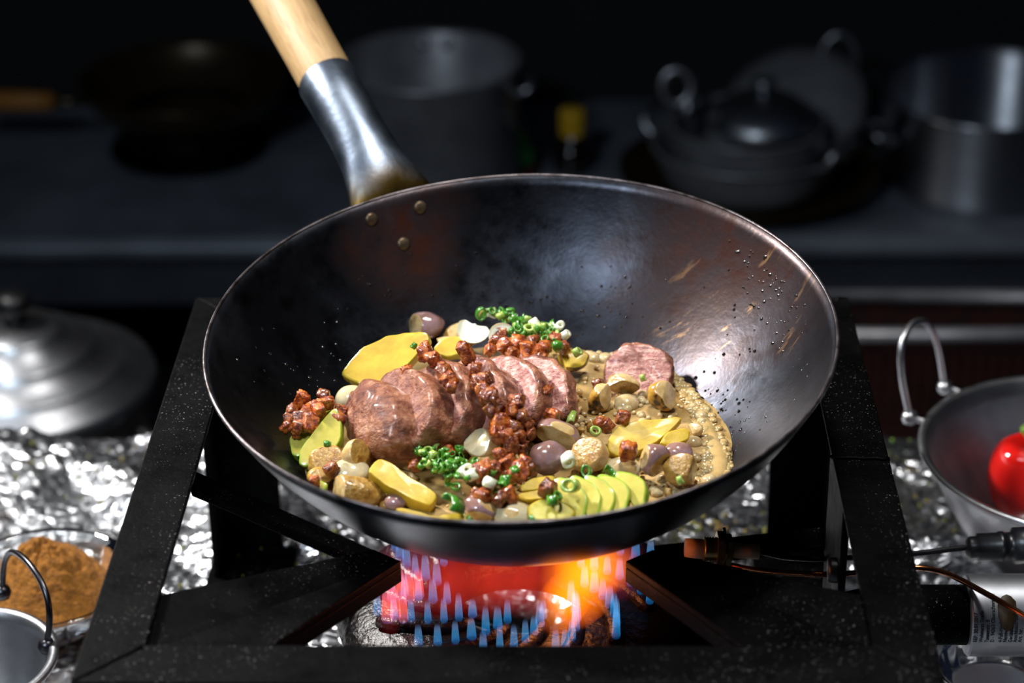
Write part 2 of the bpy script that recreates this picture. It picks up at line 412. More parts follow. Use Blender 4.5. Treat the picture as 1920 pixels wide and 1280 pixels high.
# bar from the left side down to the burner
def flatbar(name, p, q, w, t, up=(0, 0, 1), mat=BLACK, parent=st):
    p, q = Vector(p), Vector(q); d = (q-p).normalized(); s = d.cross(Vector(up)).normalized(); n = s.cross(d)
    rot = Matrix((d, s, n)).transposed()
    return bev(mk(name, *box((p+q)/2, ((q-p).length, w, t), rot), mat, parent, False), .0008)
flatbar('cross_bar', (-.176, .004, .165), (-.06, .045, .075), .024, .005)
flatbar('cross_bar', (.176, .05, .100), (.06, .05, .085), .02, .004)
# hanging bracket on the right with its bolt
V, F = prism([(0, 0), (.034, 0), (.034, .004), (0, .004)], 0, 1)
bk = bev(mk('bracket', *box((.1735, -.005, .128), (.004, .062, .096)), BLACK, st, False), .0008)
mk('bolt', *lathe([(0, .0035), (.006, .0035), (.0068, .002), (.0068, -.002)], (.1705, -.026, .128), (-1, 0, 0), 20), simple('oily_bolt_steel', '#4a4a4c', '#2a2a2c', .4, .9), bk)
# burner
bn = mk('burner', *lathe([(.034, .080), (.036, .090), (.046, .096), (.075, .096), (.094, .088), (.1, .08), (.098, .068), (.07, .064), (.04, .068), (.034, .080)], (0, .006, 0), n=72), GREASE, st)
NARM = 13
def arm_pts(k, m):
    a0 = 2*PI*k/NARM + .2; out = []
    for i in range(m):
        f = i/(m-1); r = .079 - .038*f; a = a0 + .62*f
        out.append(Vector((-.003 + r*math.cos(a), .006 + r*math.sin(a), 0)))
    return out
for k in range(NARM):
    P = [p + Vector((0, 0, .0965)) for p in arm_pts(k, 9)]
    mk('port_ridge', *tube(P, [.0035]+[.0048]*7+[.0035], 8), GREASE, bn)
# gas supply: pipe, valve body with label, leaving to the right
yv, zv = -.012, .09
mk('supply_pipe', *tube([(.094, yv+.004, .07), (.15, yv, .078), (.2, yv, zv), (.26, yv, zv)], .0165, 24), BLACK, st)
vb = sharp(mk('valve_sleeve', *lathe([(.0165, .0), (.0215, .0), (.0225, .001), (.0225, .118), (.0215, .119), (0, .119)], (.245, yv, zv), (1, 0, 0), 64), CHROME, st))
vb['label'] = 'shiny steel sleeve with printed black lettering'
def sleeve_text(txt, xl, size, phi0):
    cu = bpy.data.curves.new('txt', 'FONT'); cu.body = txt; cu.size = size; cu.resolution_u = 3; cu.offset = .00006
    ob = bpy.data.objects.new('txt', cu); COL.objects.link(ob)
    dg = bpy.context.evaluated_depsgraph_get(); me = bpy.data.meshes.new_from_object(ob.evaluated_get(dg))
    R = .02265; V = []
    for v in me.vertices:
        ph = phi0 + v.co.x*.84 / R
        V.append((xl - v.co.y, yv - R*math.cos(ph), zv + R*math.sin(ph)))
    F = [tuple(p.vertices) for p in me.polygons]
    bpy.data.objects.remove(ob); bpy.data.curves.remove(cu); bpy.data.meshes.remove(me)
    mk('printed_line', V, F, INK, vb, False)
pxm = .2455
for txt, px in (('REP. 30.01.2017', 1835), ('Wehmann Trade', 1846), ('Tannenstr. 8', 1857), ('D - 94363 Oberschneiding', 1867), ('4-Fuß-Hockerkocher', 1882), ('Nennwärmebelastung', 1891), ('Gerätekategorie', 1901), ('Anschlussdruck', 1910), ('Art. Nr.', 1919)):
    xl = at(px, 1150, y=yv-.02).x
    sleeve_text(txt, xl, .0031, math.radians(-6))
# dried food stuck on the sleeve
V, F = lathe([(0, .0012), (.0035, .001), (.0052, -.0003)], (0, 0, 0), n=14)
q = at(1893, 1130, y=yv-.021); V = [(p.x*1.0*(1+.3*math.sin(9*p.y*300)), p.y, p.z) for p in V]
n_ = Vector((0, -.8, .6)); u_, v_, w_ = frame_of(n_)
mk('food_stain', [Vector((q.x, yv, zv)) + n_*.0226 + u_*p[0] + v_*p[1]*1.9 + w_*p[2] for p in V], F, simple('dried_sauce', '#241a08', '#3a2a10', .5, 0, 300), vb)
# igniter electrode
e0 = at(1285, 1027, z=.116); ex = Vector((1, .06, -.10)).normalized(); pm = 1/3400
ig = thing('igniter_electrode', e0, 'threaded brass and ceramic spark electrode clipped beside the burner', 'electrode')
def ign(name, x0, x1, r, mat, n=20):
    mk(name, *lathe([(0, x0*pm), (r, x0*pm), (r, x1*pm), (0, x1*pm)], e0, ex, n), mat, ig, n > 8); 
ign('ceramic_tip', 0, 36, .0055, CERAM)
prof = [(0, 34*pm)]
for i in range(11): prof += [((34+i*5)*pm and .0062, (34+i*5)*pm), (.0071, (36.5+i*5)*pm)]
prof += [(0, 92*pm)]
mk('threaded_body', *lathe(prof, e0, ex, 24), BRASS, ig)
ign('hex_nut', 58, 72, .0105, BRASS, 6); ign('hex_nut', 76, 86, .0092, BRASS, 6)
ign('ceramic_end', 90, 140, .0042, CERAM)
cx = e0 + ex*(74*pm)
mk('mounting_clip', *box(cx + Vector((0, 0, -.006)), (.0016, .012, .034)), BLACK, ig, False)
# igniter cable with plug
ce = e0 + ex*(140*pm)
cp = [ce, at(1480, 1045, z=.106), at(1560, 1047, z=.103), at(1650, 1042, z=.1), at(1720, 1037, z=.098), at(1770, 1031, z=.098), at(1812, 1026, z=.098)]
ic = thing('igniter_cable', cp[-1], 'thin black igniter cable ending in a stepped black rubber plug', 'cable')
mk('wire', *tube(bez(cp, 40), .0017, 8), RUBBER, ic)
pd = (at(1920, 1022, z=.098)-cp[-1]).normalized()
mk('plug', *lathe([(0, -.001), (.0045, 0), (.0062, .002), (.0062, .006), (.0078, .0065), (.0078, .018), (.0085, .0185), (.0085, .021), (.0078, .0215), (.0078, .026), (.0105, .027), (.0105, .045), (0, .046)], cp[-1], pd, 24), RUBBER, ic)
# copper thermocouple tube
tp = [at(1340, 1052, z=.105), at(1405, 1066, z=.106), at(1480, 1074, z=.106), at(1568, 1076, z=.106), at(1650, 1068, z=.106), at(1725, 1064, z=.106), at(1780, 1077, z=.11), at(1850, 1113, z=.118), at(1925, 1156, z=.124), at(2000, 1200, z=.12)]
tag(mk('copper_tube', *tube(bez(tp, 50), .0016, 8), COPPER), 'thin copper tube curving from the burner across the printed steel sleeve', 'tube')

# ------------------------------------------------------------ flames
def flame_mat(name, stops, strength):
    t = NT(name); t.n.remove(t.b)
    sep = t.add('ShaderNodeSeparateXYZ'); t.link(t.coord('Generated'), sep.inputs[0])
    col = t.ramp(sep.outputs[2], stops)
    em = t.add('ShaderNodeEmission'); t.link(col, em.inputs[0]); em.inputs[1].default_value = strength
    tr = t.add('ShaderNodeBsdfTransparent'); ad = t.add('ShaderNodeAddShader')
    t.link(em.outputs[0], ad.inputs[0]); t.link(tr.outputs[0], ad.inputs[1]); t.link(ad.outputs[0], t.out.inputs[0]); return t.m
JET = flame_mat('blue_gas_flame', [(0, (.0, .015, .06, 1)), (.12, (.005, .09, .26, 1)), (.4, (.015, .12, .25, 1)), (.75, (.06, .11, .22, 1)), (1, (.0, .0, .0, 1))], .62)
JETP = flame_mat('pink_gas_flame', [(0, (.02, .03, .12, 1)), (.2, (.35, .05, .04, 1)), (.5, (.5, .06, .04, 1)), (.8, (.3, .06, .1, 1)), (1, (0, 0, 0, 1))], .8)
gf = thing('gas_flame', (0, .006, .098), 'blue gas flame with orange and red tongues burning under the wok', 'flame')
jm = {}
def jet(p, h, r, mat):
    V, F = lathe([(r*.9, 0), (r, h*.08), (r*.9, h*.4), (r*.7, h*.8), (r*.55, h)], (0, 0, 0), n=12)
    key = (mat.name, round(h, 3))
    if key not in jm:
        o = mk('flame_jet', [v for v in V], F, mat, gf, True, (0, 0, 0)); jm[key] = o
    else:
        o = jm[key].copy(); COL.objects.link(o)
    o.location = Vector(p) - WL[gf.name]
    o.scale = (random.uniform(.85, 1.1), random.uniform(.85, 1.1), random.uniform(.85, 1.15))
hs = (.013, .015, .018)
for k in range(NARM):
    for i, p in enumerate(arm_pts(k, 7)):
        jet(p + Vector((0, 0, .1005)), random.choice(hs), .0024, JET)
for p in (at(727, 1165, z=.10), at(742, 1160, z=.10), at(757, 1165, z=.10), at(735, 1125, z=.105), at(752, 1120, z=.105), at(768, 1130, z=.105), at(785, 1120, z=.105)):
    jet(p, .02, .003, JETP)
def fire_mat(name, c1, c2, strength):
    t = NT(name); t.n.remove(t.b)
    co = t.coord('Generated'); v = t.add('ShaderNodeVectorMath', operation='DISTANCE'); t.link(co, v.inputs[0]); v.inputs[1].default_value = (.5, .5, .5)
    n = t.noise(45, 3, .5, t.coord('Object', (1, 1, .45)))
    fall = t.ramp(v.outputs['Value'], [(.12, 1.0), (.5, 0.0)])
    d = t.math('MULTIPLY', fall, t.ramp(n, [(.3, .25), (.7, 1.3)]))
    em = t.add('ShaderNodeEmission'); t.link(t.mix(fall, c1, c2), em.inputs[0]); t.link(t.math('MULTIPLY', d, strength), em.inputs[1])
    t.link(em.outputs[0], t.out.inputs['Volume']); return t.m
FR = fire_mat('red_fire', (.8, .03, .03, 1), (1, .05, .02, 1), 17)
FO = fire_mat('orange_fire', (1, .10, .0, 1), (1, .30, .005, 1), 80)
FP = fire_mat('pink_fire', (.7, .08, .25, 1), (1, .10, .10, 1), 12)
def fire(px, py, z, rx, ry, rz, mat, lean=0):
    c = at(px, py, z=z); V, F = lathe([(.001, -1), (.5, -.86), (.87, -.5), (1, 0), (.87, .5), (.5, .86), (.001, 1)], (0, 0, 0), n=20)
    mk('flame_tongue', [Vector((v.x*rx + lean*v.z*rz, v.y*ry, v.z*rz)) + c for v in V], F, mat, gf)
fire(1085, 1085, .137, .022, .022, .030, FO, .15); fire(1055, 1130, .122, .015, .014, .022, FO, .35); fire(1118, 1058, .142, .024, .02, .016, FO)
fire(900, 1085, .138, .034, .025, .021, FR); fire(985, 1080, .138, .034, .025, .022, FR); fire(825, 1090, .138, .024, .02, .022, FR)
fire(755, 1085, .132, .02, .02, .026, FP); fire(728, 1120, .122, .009, .009, .028, FR); fire(1150, 1060, .138, .02, .018, .022, FP)
l = bpy.data.lights.new('flame_light', 'POINT'); l.energy = .12; l.color = (1, .3, .08); l.shadow_soft_size = .02
lo = bpy.data.objects.new('flame_light', l); COL.objects.link(lo); lo.location = Vector((.02, -.01, .125))

# ------------------------------------------------------------ wok
RC = Vector((.0034, .02, .249)); AX = Vector((-.02574076, -.10556987, .99407868)).normalized()
RW, DW = .1672, .1079; RS = (RW*RW+DW*DW)/(2*DW); SPH = RC + AX*(RS-DW)
wu = Vector((0, 1, 0)).cross(AX).normalized(); wv = AX.cross(wu)
def wpt(r, ang, z): return RC + (wu*math.cos(ang) + wv*math.sin(ang))*r + AX*z
def wz(r, R=RS): return -DW + RS - math.sqrt(max(R*R - r*r, 0))
wk = thing('wok', RC - AX*DW, 'dark seasoned steel wok full of braised meat and vegetables on the stove', 'wok')
NA = 160; V = []; F = []
rad_in = [RW*f for f in np.linspace(.0, 1, 40)][1:]; prof = [(r, wz(r, RS-.0016)) for r in rad_in]
prof[-1] = (math.sqrt((RS-.0016)**2-(RS-DW)**2), 0.0); prof_o = [(r, wz(r)) for r in reversed(rad_in)]
full = prof + prof_o
for r, z in full:
    for k in range(NA): V.append(wpt(r, 2*PI*k/NA, z))
for i in range(len(full)-1):
    for k in range(NA): F.append((i*NA+k, i*NA+(k+1) % NA, (i+1)*NA+(k+1) % NA, (i+1)*NA+k))
o1 = len(V); V += [wpt(0, 0, -DW+.0016), wpt(0, 0, -DW)]
for k in range(NA): F.append((o1, (k+1) % NA, k)); F.append((o1+1, (len(full)-1)*NA+k, (len(full)-1)*NA+(k+1) % NA))
mk('bowl', V, F, WOK, wk, True, RC)
mk('rim', *tube([wpt(RW-.0007, 2*PI*k/180, .0002) for k in range(180)], .00105, 8, True), RIM, wk)
# handle
ha = math.radians(117); he = wu*math.cos(ha) + wv*math.sin(ha); hb = math.radians(21)
hd = (he*math.cos(hb) + AX*math.sin(hb)).normalized(); hs_ = hd.cross(AX).normalized(); hn = hs_.cross(hd)
hp = RC + he*(RW+.002) - AX*.004
def loft(name, secs, mat, parent, n=28, cap=True):
    V = []; F = []
    for (s, a, b, lift) in secs:
        for k in range(n):
            t = 2*PI*k/n; V.append(hp + hd*s + hn*lift + hs_*(a*math.cos(t)) + hn*(b*math.sin(t)))
    for i in range(len(secs)-1):
        for k in range(n): F.append((i*n+k, i*n+(k+1) % n, (i+1)*n+(k+1) % n, (i+1)*n+k))
    if cap: F.append(tuple(range(n-1, -1, -1))); F.append(tuple((len(secs)-1)*n+k for k in range(n)))
    # own local frame: z along the handle
    rot = Matrix((hn, hs_, hd)).transposed()
    me = bpy.data.meshes.new(name); ri = rot.inverted(); me.from_pydata([tuple(ri @ (v-hp)) for v in V], [], F); me.materials.append(mat)
    me.polygons.foreach_set('use_smooth', [True]*len(me.polygons))
    o = bpy.data.objects.new(name, me); COL.objects.link(o); o.parent = parent; o.location = hp - WL[parent.name]; o.rotation_euler = rot.to_euler()
    return sharp(o, 50)
loft('handle_socket', [(-.006, .028, .004, -.004), (.0, .0265, .0075, -.002), (.012, .0235, .011, 0), (.03, .0195, .0145, 0), (.05, .0178, .0165, 0), (.075, .018, .0175, 0), (.1, .0187, .0185, 0), (.1015, .0182, .018, 0), (.1016, .016, .016, 0)], SOCK, wk)
loft('wooden_handle', [(.098, .0166, .0166, 0), (.104, .0172, .0172, 0), (.13, .0172, .0172, 0), (.18, .0178, .0178, 0), (.24, .0185, .0185, 0), (.252, .0165, .0165, 0), (.257, .011, .011, 0), (.259, .004, .004, 0)], WOOD, wk)
def sphere_hit(px, py, R=RS-.0016):
    d = Vector(ray(px, py)).normalized(); o = Vector(CAM)-SPH; b = o.dot(d); q = b*b-(o.dot(o)-R*R)
    return Vector(CAM) + d*(-b+math.sqrt(max(q, 0)))
RIVET = simple('rusty_rivet', '#4a3a28', '#6a5a48', .4, .7, 160, .3)
for p in ((697, 411), (788, 389), (757, 457)):
    c = sphere_hit(*p); mk('rivet', *lathe([(0, .0012), (.0025, .0011), (.0039, .0004), (.0042, -.001)], c, SPH-c, 20), RIVET, wk)
# splashes and burnt specks on the wall
def splash(name, spots, mat, label, hf=.5):
    V = []; F = []
    for px, py, s in spots:
        c = sphere_hit(px, py); v, f = lathe([(s*.3, s*hf), (s*.8, s*hf*.6), (s, -s*.2)], c, SPH-c, n=7); o = len(V); V += v; F += [tuple(k+o for k in q) for q in f] + [tuple(o+k for k in range(7))]
    tag(mk(name, V, F, mat), label, 'splashes', kind='stuff')
sp = []
for i in range(420):
    m = random.random()
    if m < .4: sp.append((random.gauss(1470, 50), random.gauss(540, 80), abs(random.gauss(.0005, .0003))+.0003))
    elif m < .7: sp.append((random.gauss(1330, 50), random.gauss(800, 60), abs(random.gauss(.0006, .0003))+.0003))
    elif m < .85: sp.append((random.gauss(600, 70), random.gauss(690, 60), abs(random.gauss(.0005, .0003))+.0003))
    else: sp.append((random.uniform(650, 1250), random.gauss(560, 40), abs(random.gauss(.0005, .0003))+.0003))
sp = [s for s in sp if ((s[0]-975)/560)**2 + ((s[1]-645)/290)**2 < 1]
splash('oil_splashes', sp, OILM, 'tiny shiny oil droplets spattered over the inner wall of the wok')
sp = [(random.gauss(1420, 40), random.gauss(440, 30), random.uniform(.0004, .001)) for i in range(22)] + [(random.gauss(1340, 45), random.gauss(830, 40), random.uniform(.0004, .0009)) for i in range(45)] + [(random.gauss(1150, 50), random.gauss(620, 25), random.uniform(.0003, .0008)) for i in range(22)]
sp = [s for s in sp if ((s[0]-975)/560)**2 + ((s[1]-645)/290)**2 < 1]
splash('burnt_specks', sp, CRUMB, 'burnt dark specks stuck to the right inner wall of the wok', .6)

# ------------------------------------------------------------ food
ZL = .1835                      # sauce level
rl = math.sqrt((RS-.0016)**2 - (SPH.z-ZL)**2)
def sauce():
    V = []; F = []; n, m = 120, 34
    for i in range(1, m+1):
        r = (rl+.0012)*i/m
        for k in range(n):
            a = 2*PI*k/n; x = SPH.x+r*math.cos(a); y = SPH.y+r*math.sin(a)
            h = .0022*noise.noise(Vector((x*70, y*70, 0))) + .001*noise.noise(Vector((x*220, y*220, 3)))
            edge = 1 if i < m else 0
            V.append((x, y, ZL + h*edge))
    for i in range(m-1):
        for k in range(n): F.append((i*n+k, i*n+(k+1) % n, (i+1)*n+(k+1) % n, (i+1)*n+k))
    V.append((SPH.x, SPH.y, ZL)); c = len(V)-1
    for k in range(n): F.append((c, k, (k+1) % n))
    tag(mk('braising_sauce', V, F, SAUCE), 'creamy tan braising sauce pooled in the bottom of the wok', 'sauce', kind='stuff')
sauce()
def icos(sub):
    bm = bmesh.new(); bmesh.ops.create_icosphere(bm, subdivisions=sub, radius=1)
    V = [v.co.copy() for v in bm.verts]; F = [tuple(v.index for v in f.verts) for f in bm.faces]; bm.free(); return V, F
ICO = {s: icos(s) for s in (1, 2, 3, 4)}
def froth():
    # bubbling froth band along the right wall and bubbles over the right pool
    V = []; F = []
    def ball(c, r, s=2, sq=.75):
        v, f = ICO[s]; o = len(V); V.extend([Vector((p.x*r, p.y*r, p.z*r*sq)) + c for p in v]); F.extend([tuple(k+o for k in q) for q in f])
        pts = [(1262, 700), (1290, 722), (1312, 748), (1335, 780), (1358, 822), (1372, 856), (1374, 880), (1362, 906), (1338, 926), (1300, 944)]
    pts = [(1262, 700), (1290, 722), (1312, 748), (1335, 780), (1358, 822), (1372, 856), (1374, 880), (1362, 906), (1338, 926), (1300, 944)]
    pth = [at(x, y, z=ZL) for x, y in pts]
    cur = bez(pth, 110)
    base = [c + Vector((SPH.x-c.x, SPH.y-c.y, 0)).normalized()*(.003+.004*min(1, i/60)) + Vector((0, 0, -.0012)) for i, c in enumerate(cur)]
    bv, bf = tube(base, [.0022+.0035*min(1, i/60) for i in range(len(base))], 12); V.extend([Vector((p.x, p.y, ZL+(p.z-ZL)*.62)) for p in bv]); F.extend(bf)
    for i, c in enumerate(cur):
        inn = Vector((SPH.x-c.x, SPH.y-c.y, 0)).normalized(); wd = .004 + .011*min(1, i/60)
        for j in range(15):
            e = random.random()
            q = c + inn*(.0005+wd*e) + Vector((0, 0, random.uniform(-.0012, .0016)*(1-.5*e)))
            ball(q, random.choice((.0008, .0012, .0016, .0024))*random.uniform(.8, 1.15), 2, .55)
    tag(mk('sauce_foam', V, F, FOAM), 'frothy bubbling edge of sauce against the right wall of the wok', 'foam', kind='stuff')
    V.clear(); F.clear()
    reg = [(1060, 1320, 690, 800, 130), (1090, 1160, 655, 690, 18), (1180, 1330, 830, 930, 60), (640, 760, 900, 950, 30), (860, 1000, 930, 970, 25)]
    for x0, x1, y0, y1, k in reg:
        for i in range(k):
            c = at(random.uniform(x0, x1), random.uniform(y0, y1), z=ZL+.0012)
            if (c-SPH).length < RS-.004: ball(c, min(.0042, abs(random.gauss(.0008, .0009))+.0006), 2, .8)
    for x, y, r in ((1175, 757, .0072), (1112, 672, .005), (1135, 672, .0045), (1150, 670, .004), (1330, 900, .0042), (1315, 780, .004), (1300, 830, .005)):
        ball(at(x, y, z=ZL+.001), r, 3, .75)
    tag(mk('sauce_bubbles', V, F, BUB), 'clear bubbles rising through the tan sauce on the right', 'bubbles', kind='stuff')
froth()

def minced():
    for mat, nm, lb, cnt in ((BEIGE, 'minced_onion', 'tiny tan onion and garlic bits floating all through the sauce', 240), (BROWNF, 'fried_crumbs', 'tiny brown fried crumbs floating all through the sauce', 160)):
        V = []; F = []
        for i in range(cnt):
            c = at(random.gauss(930, 190), random.gauss(850, 75), z=ZL+.0015)
            if (c-SPH).length > RS-.005 or (Vector((c.x, c.y))-Vector((SPH.x, SPH.y))).length > rl-.004: continue
            r = random.choice((.0008, .0012, .0018, .0026)); v, f = ICO[2]; o = len(V); sx, sy, sz = (random.uniform(.6, 1.4) for _ in range(3)); s0 = random.random()*60
            R_ = Euler((random.random()*6, random.random()*6, random.random()*6)).to_matrix()
            V += [R_ @ Vector((p.x*sx, p.y*sy, p.z*sz))*r*(1+.5*noise.noise(p*1.7+Vector((s0, 0, 0)))) + c for p in v]; F += [tuple(k+o for k in q) for q in f]
        tag(mk(nm, V, F, mat), lb, 'crumbs', kind='stuff')
minced()
# --- meat slices: rounded discs, seared brown round the outside, pink on the cut face
def meat_slice(name, c, n, up, a, b, th, seed, label, crust_face=0.0, group=None, rim_crust=1.0, cap=False):
    n = Vector(n).normalized(); u = Vector(up).cross(n).normalized(); v = n.cross(u); c = Vector(c)
    NA_, V, F, CRU = 110, [], [], []
    fl_ = [(f, 1.0) for f in (.015, .06, .14, .22, .3, .38, .46, .54, .62, .7, .77, .84, .89)]
    if cap: fl_ = [(f, 1.0-.55*f**2.6) for f in (.015, .06, .14, .22, .3, .38, .46, .54, .62, .7, .77, .84, .9)]
    rings = fl_ + ([(.95, .42), (.98, .2), (1.0, 0)] if cap else [(.94, .95), (.975, .82), (.995, .55), (1.0, .3), (1.0, 0)]) + [(1.0, -.3), (.99, -.6), (.965, -.85), (.92, -.96), (.8, -1), (.5, -1), (.2, -1)]
    for i, (rr, zz) in enumerate(rings):
        for k in range(NA_):
            t = 2*PI*k/NA_
            w = 1 + .10*noise.noise(Vector((math.cos(t)*1.3+(seed*.35), math.sin(t)*1.3, seed*.35))) + .04*noise.noise(Vector((math.cos(t)*4+seed, math.sin(t)*4, zz)))
            p = u*(a*rr*w*math.cos(t)) + v*(b*rr*w*math.sin(t))
            d = .0015*noise.noise((p+n*zz*.002)*60+Vector((seed, 0, 0))) + .0007*noise.noise((p+n*zz*.003)*170)
            # a shallow groove between two muscles
            d -= .0016*math.exp(-((p.dot(u)*.8+p.dot(v)*.5-.006)/.002)**2)*(1 if zz > .5 else 0)
            q = c + p + n*(zz*th/2 + d*(1 if zz >= 0 else -1)) + (u*math.cos(t)+v*math.sin(t))*(rr**3*.0012*noise.noise(p*160+Vector((0, seed, zz))))
            e_ = min(1, max(0, (rr-.86)/.1)); V.append(q); CRU.append(crust_face*(1-e_) + rim_crust*e_ if zz > -.9 else .3)
    for i in range(len(rings)-1):
        for k in range(NA_): F.append((i*NA_+k, (i+1)*NA_+k, (i+1)*NA_+(k+1) % NA_, i*NA_+(k+1) % NA_))
    F.append(tuple(range(NA_))); F.append(tuple((len(rings)-1)*NA_+k for k in range(NA_-1, -1, -1)))
    o = mk(name, V, F, MEAT); at_ = o.data.attributes.new('crust', 'FLOAT', 'POINT'); at_.data.foreach_set('value', CRU)
    tag(o, label, 'meat', group); return o
mn = Vector((-.74, -.36, .56))
MS = [(714, 792, .203, .0305, .0195, .030, .85, .9, 'thick seared brown end piece of sliced pork at the left of the row'),
      (778, 777, .205, .0305, .0215, .023, .62, .75, 'seared pork slice directly behind the thick left end piece'),
      (838, 764, .206, .0305, .0230, .020, .55, 1.0, 'browned pork slice in the middle of the row under two bacon lumps'),
      (894, 756, .2055, .0305, .0240, .017, .42, 1.0, 'glossy browned pork slice just right of the middle of the row'),
      (950, 751, .203, .0300, .0240, .014, .2, .95, 'thin pink pork slice second from the right end of the row'),
      (1003, 750, .199, .0295, .0230, .012, .1, .9, 'last thin pork slice leaning at the right end of the row')]
for i, (px, py, z, a, b, th, cf, rc, lab) in enumerate(MS):
    n = Vector((mn.x + .035*i, mn.y - .02*i, mn.z + .03*i))
    meat_slice('pork_slice', at(px, py, z=z), n, (0, 0, 1), a, b, th, i+1.7, lab, cf, 'sliced pork', rc, i == 0)
meat_slice('pork_slice', at(1198, 710, z=.187), (-.12, -.72, .66), (0, 0, 1), .0205, .0215, .010, 9.3, 'half sunken pink pork slice standing alone in the sauce at right', 0, 'sliced pork')

# --- flat fruit slices: pixel outline on a real plane, rounded and given thickness
def slab(name, pix, z, n, th, m_face, m_edge, label, cat, group=None, rnd=.0008, wob=.0006, sub=4):
    n = Vector(n).normalized()
    cx_ = sum(p[0] for p in pix)/len(pix); cy_ = sum(p[1] for p in pix)/len(pix)
    p0 = at(cx_, cy_, z=z); P = [on_plane(x, y, p0, n) for x, y in pix]
    # smooth, resampled outline
    Q = []
    for i in range(len(P)):
        a, b, c, d = P[i-1], P[i], P[(i+1) % len(P)], P[(i+2) % len(P)]
        for k in range(sub):
            t = k/sub; Q.append(.5*((2*b)+(c-a)*t*.7+((2*a-5*b+4*c-d)*.7+(c-b)*.9)*t*t+((3*b-a-3*c+d)*.7-(c-b)*.6)*t**3) if False else b.lerp(c, t))
    for _ in range(1): Q = [(Q[i-1]+Q[i]*2+Q[(i+1) % len(Q)])/4 for i in range(len(Q))]
    N = len(Q); V = []; F = []; mi = []
    lay = [(.0, 0), (.45, 0), (.8, 0)]
    ctr = sum(Q, Vector())/N; s0 = random.random()*50
    R_ = sum((q-ctr).length for q in Q)/N
    ins = rnd/R_
    L = [(.35, 0), (.7, 0), (1-ins*1.2, 0), (1-ins*.35, -rnd*.35), (1, -rnd*1.1), (1, -th+rnd), (1-ins*.4, -th+rnd*.3), (1-ins*1.2, -th), (.5, -th)]
    for f, dz in L:
        for q in Q:
            p = ctr.lerp(q, f) + n*dz
            V.append(p + n*wob*noise.noise(p*120+Vector((s0, 0, 0))) + (q-ctr).normalized()*wob*1.2*noise.noise(p*200+Vector((0, s0, 0))))
    for i in range(len(L)-1):
        for k in range(N): F.append((i*N+k, i*N+(k+1) % N, (i+1)*N+(k+1) % N, (i+1)*N+k)); mi.append(1 if 2 <= i <= 5 else 0)
    F.append(tuple(range(N-1, -1, -1))); mi.append(0); F.append(tuple((len(L)-1)*N+k for k in range(N))); mi.append(0)
    o = mk(name, V, F, None, mats=[m_face, m_edge], midx=mi)
    bm = bmesh.new(); bm.from_mesh(o.data); bmesh.ops.recalc_face_normals(bm, faces=bm.faces)
    for e in bm.edges:
        if len(e.link_faces) == 2 and e.calc_face_angle(0) > .38: e.smooth = False
    bm.to_mesh(o.data); bm.free()
    return tag(o, label, cat, group)
slab('mango_slice', [(638, 702), (652, 678), (682, 648), (705, 640), (722, 630), (770, 622), (802, 622), (806, 636), (780, 668), (748, 700), (718, 730), (700, 731), (668, 717)], .207, (-.1, -.62, .78), .008, MANGO, MANGOSKIN, 'large yellow mango slab leaning behind the left end of the meat', 'mango')
slab('mango_slice', [(688, 884), (709, 858), (730, 864), (770, 895), (823, 926), (808, 948), (775, 938), (730, 912)], .197, (.1, -.45, .88), .009, MANGO, MANGO, 'thick yellow mango stick lying by the green onion in front of the meat', 'mango')
slab('mango_slice', [(741, 952), (752, 950), (790, 964), (845, 970), (872, 958), (880, 972), (868, 984), (800, 982), (752, 964)], .196, (0, -.5, .86), .006, MANGO, MANGO, 'thin curved yellow mango strip at the front rim of the wok', 'mango')
slab('mango_slice', [(1138, 822), (1160, 798), (1200, 786), (1240, 784), (1268, 780), (1280, 784), (1258, 806), (1240, 822), (1200, 846), (1160, 856), (1142, 846)], .194, (.05, -.5, .86), .006, MANGO, MANGO, 'broad yellow mango slice lying on the sauce at right', 'mango')
slab('mango_slice', [(1236, 830), (1250, 808), (1285, 800), (1296, 806), (1292, 822), (1262, 834)], .196, (.15, -.5, .86), .005, MANGO, MANGO, 'small yellow mango slice overlapping the broad one at right', 'mango')
slab('mango_slice', [(976, 908), (1000, 894), (1040, 890), (1044, 902), (1010, 918), (978, 920)], .199, (0, -.55, .84), .005, MANGO, MANGOSKIN, 'short yellow mango piece left of the fanned green slices', 'mango')
slab('mango_slice', [(972, 926), (1000, 918), (1042, 914), (1040, 928), (1005, 938), (974, 936)], .196, (0, -.55, .84), .005, MANGO, MANGO, 'short yellow mango piece lying under another left of the fan', 'mango')
slab('mango_slice', [(985, 950), (1010, 934), (1060, 940), (1080, 960), (1070, 976), (1020, 974), (992, 972)], .195, (0, -.5, .86), .006, AVO, MANGOSKIN, 'pale yellow mango piece at the front rim below the fan', 'mango')
slab('mango_slice', [(812, 650), (830, 634), (862, 628), (876, 642), (868, 664), (838, 668), (818, 664)], .202, (-.1, -.6, .79), .006, MANGO, MANGOSKIN, 'small yellow mango piece behind the meat next to the bacon', 'mango')
slab('mango_slice', [(942, 884), (960, 880), (975, 888), (970, 902), (948, 900)], .196, (0, -.5, .86), .005, MANGO, MANGO, 'tiny yellow mango bit beside the front heap of green onion', 'mango')
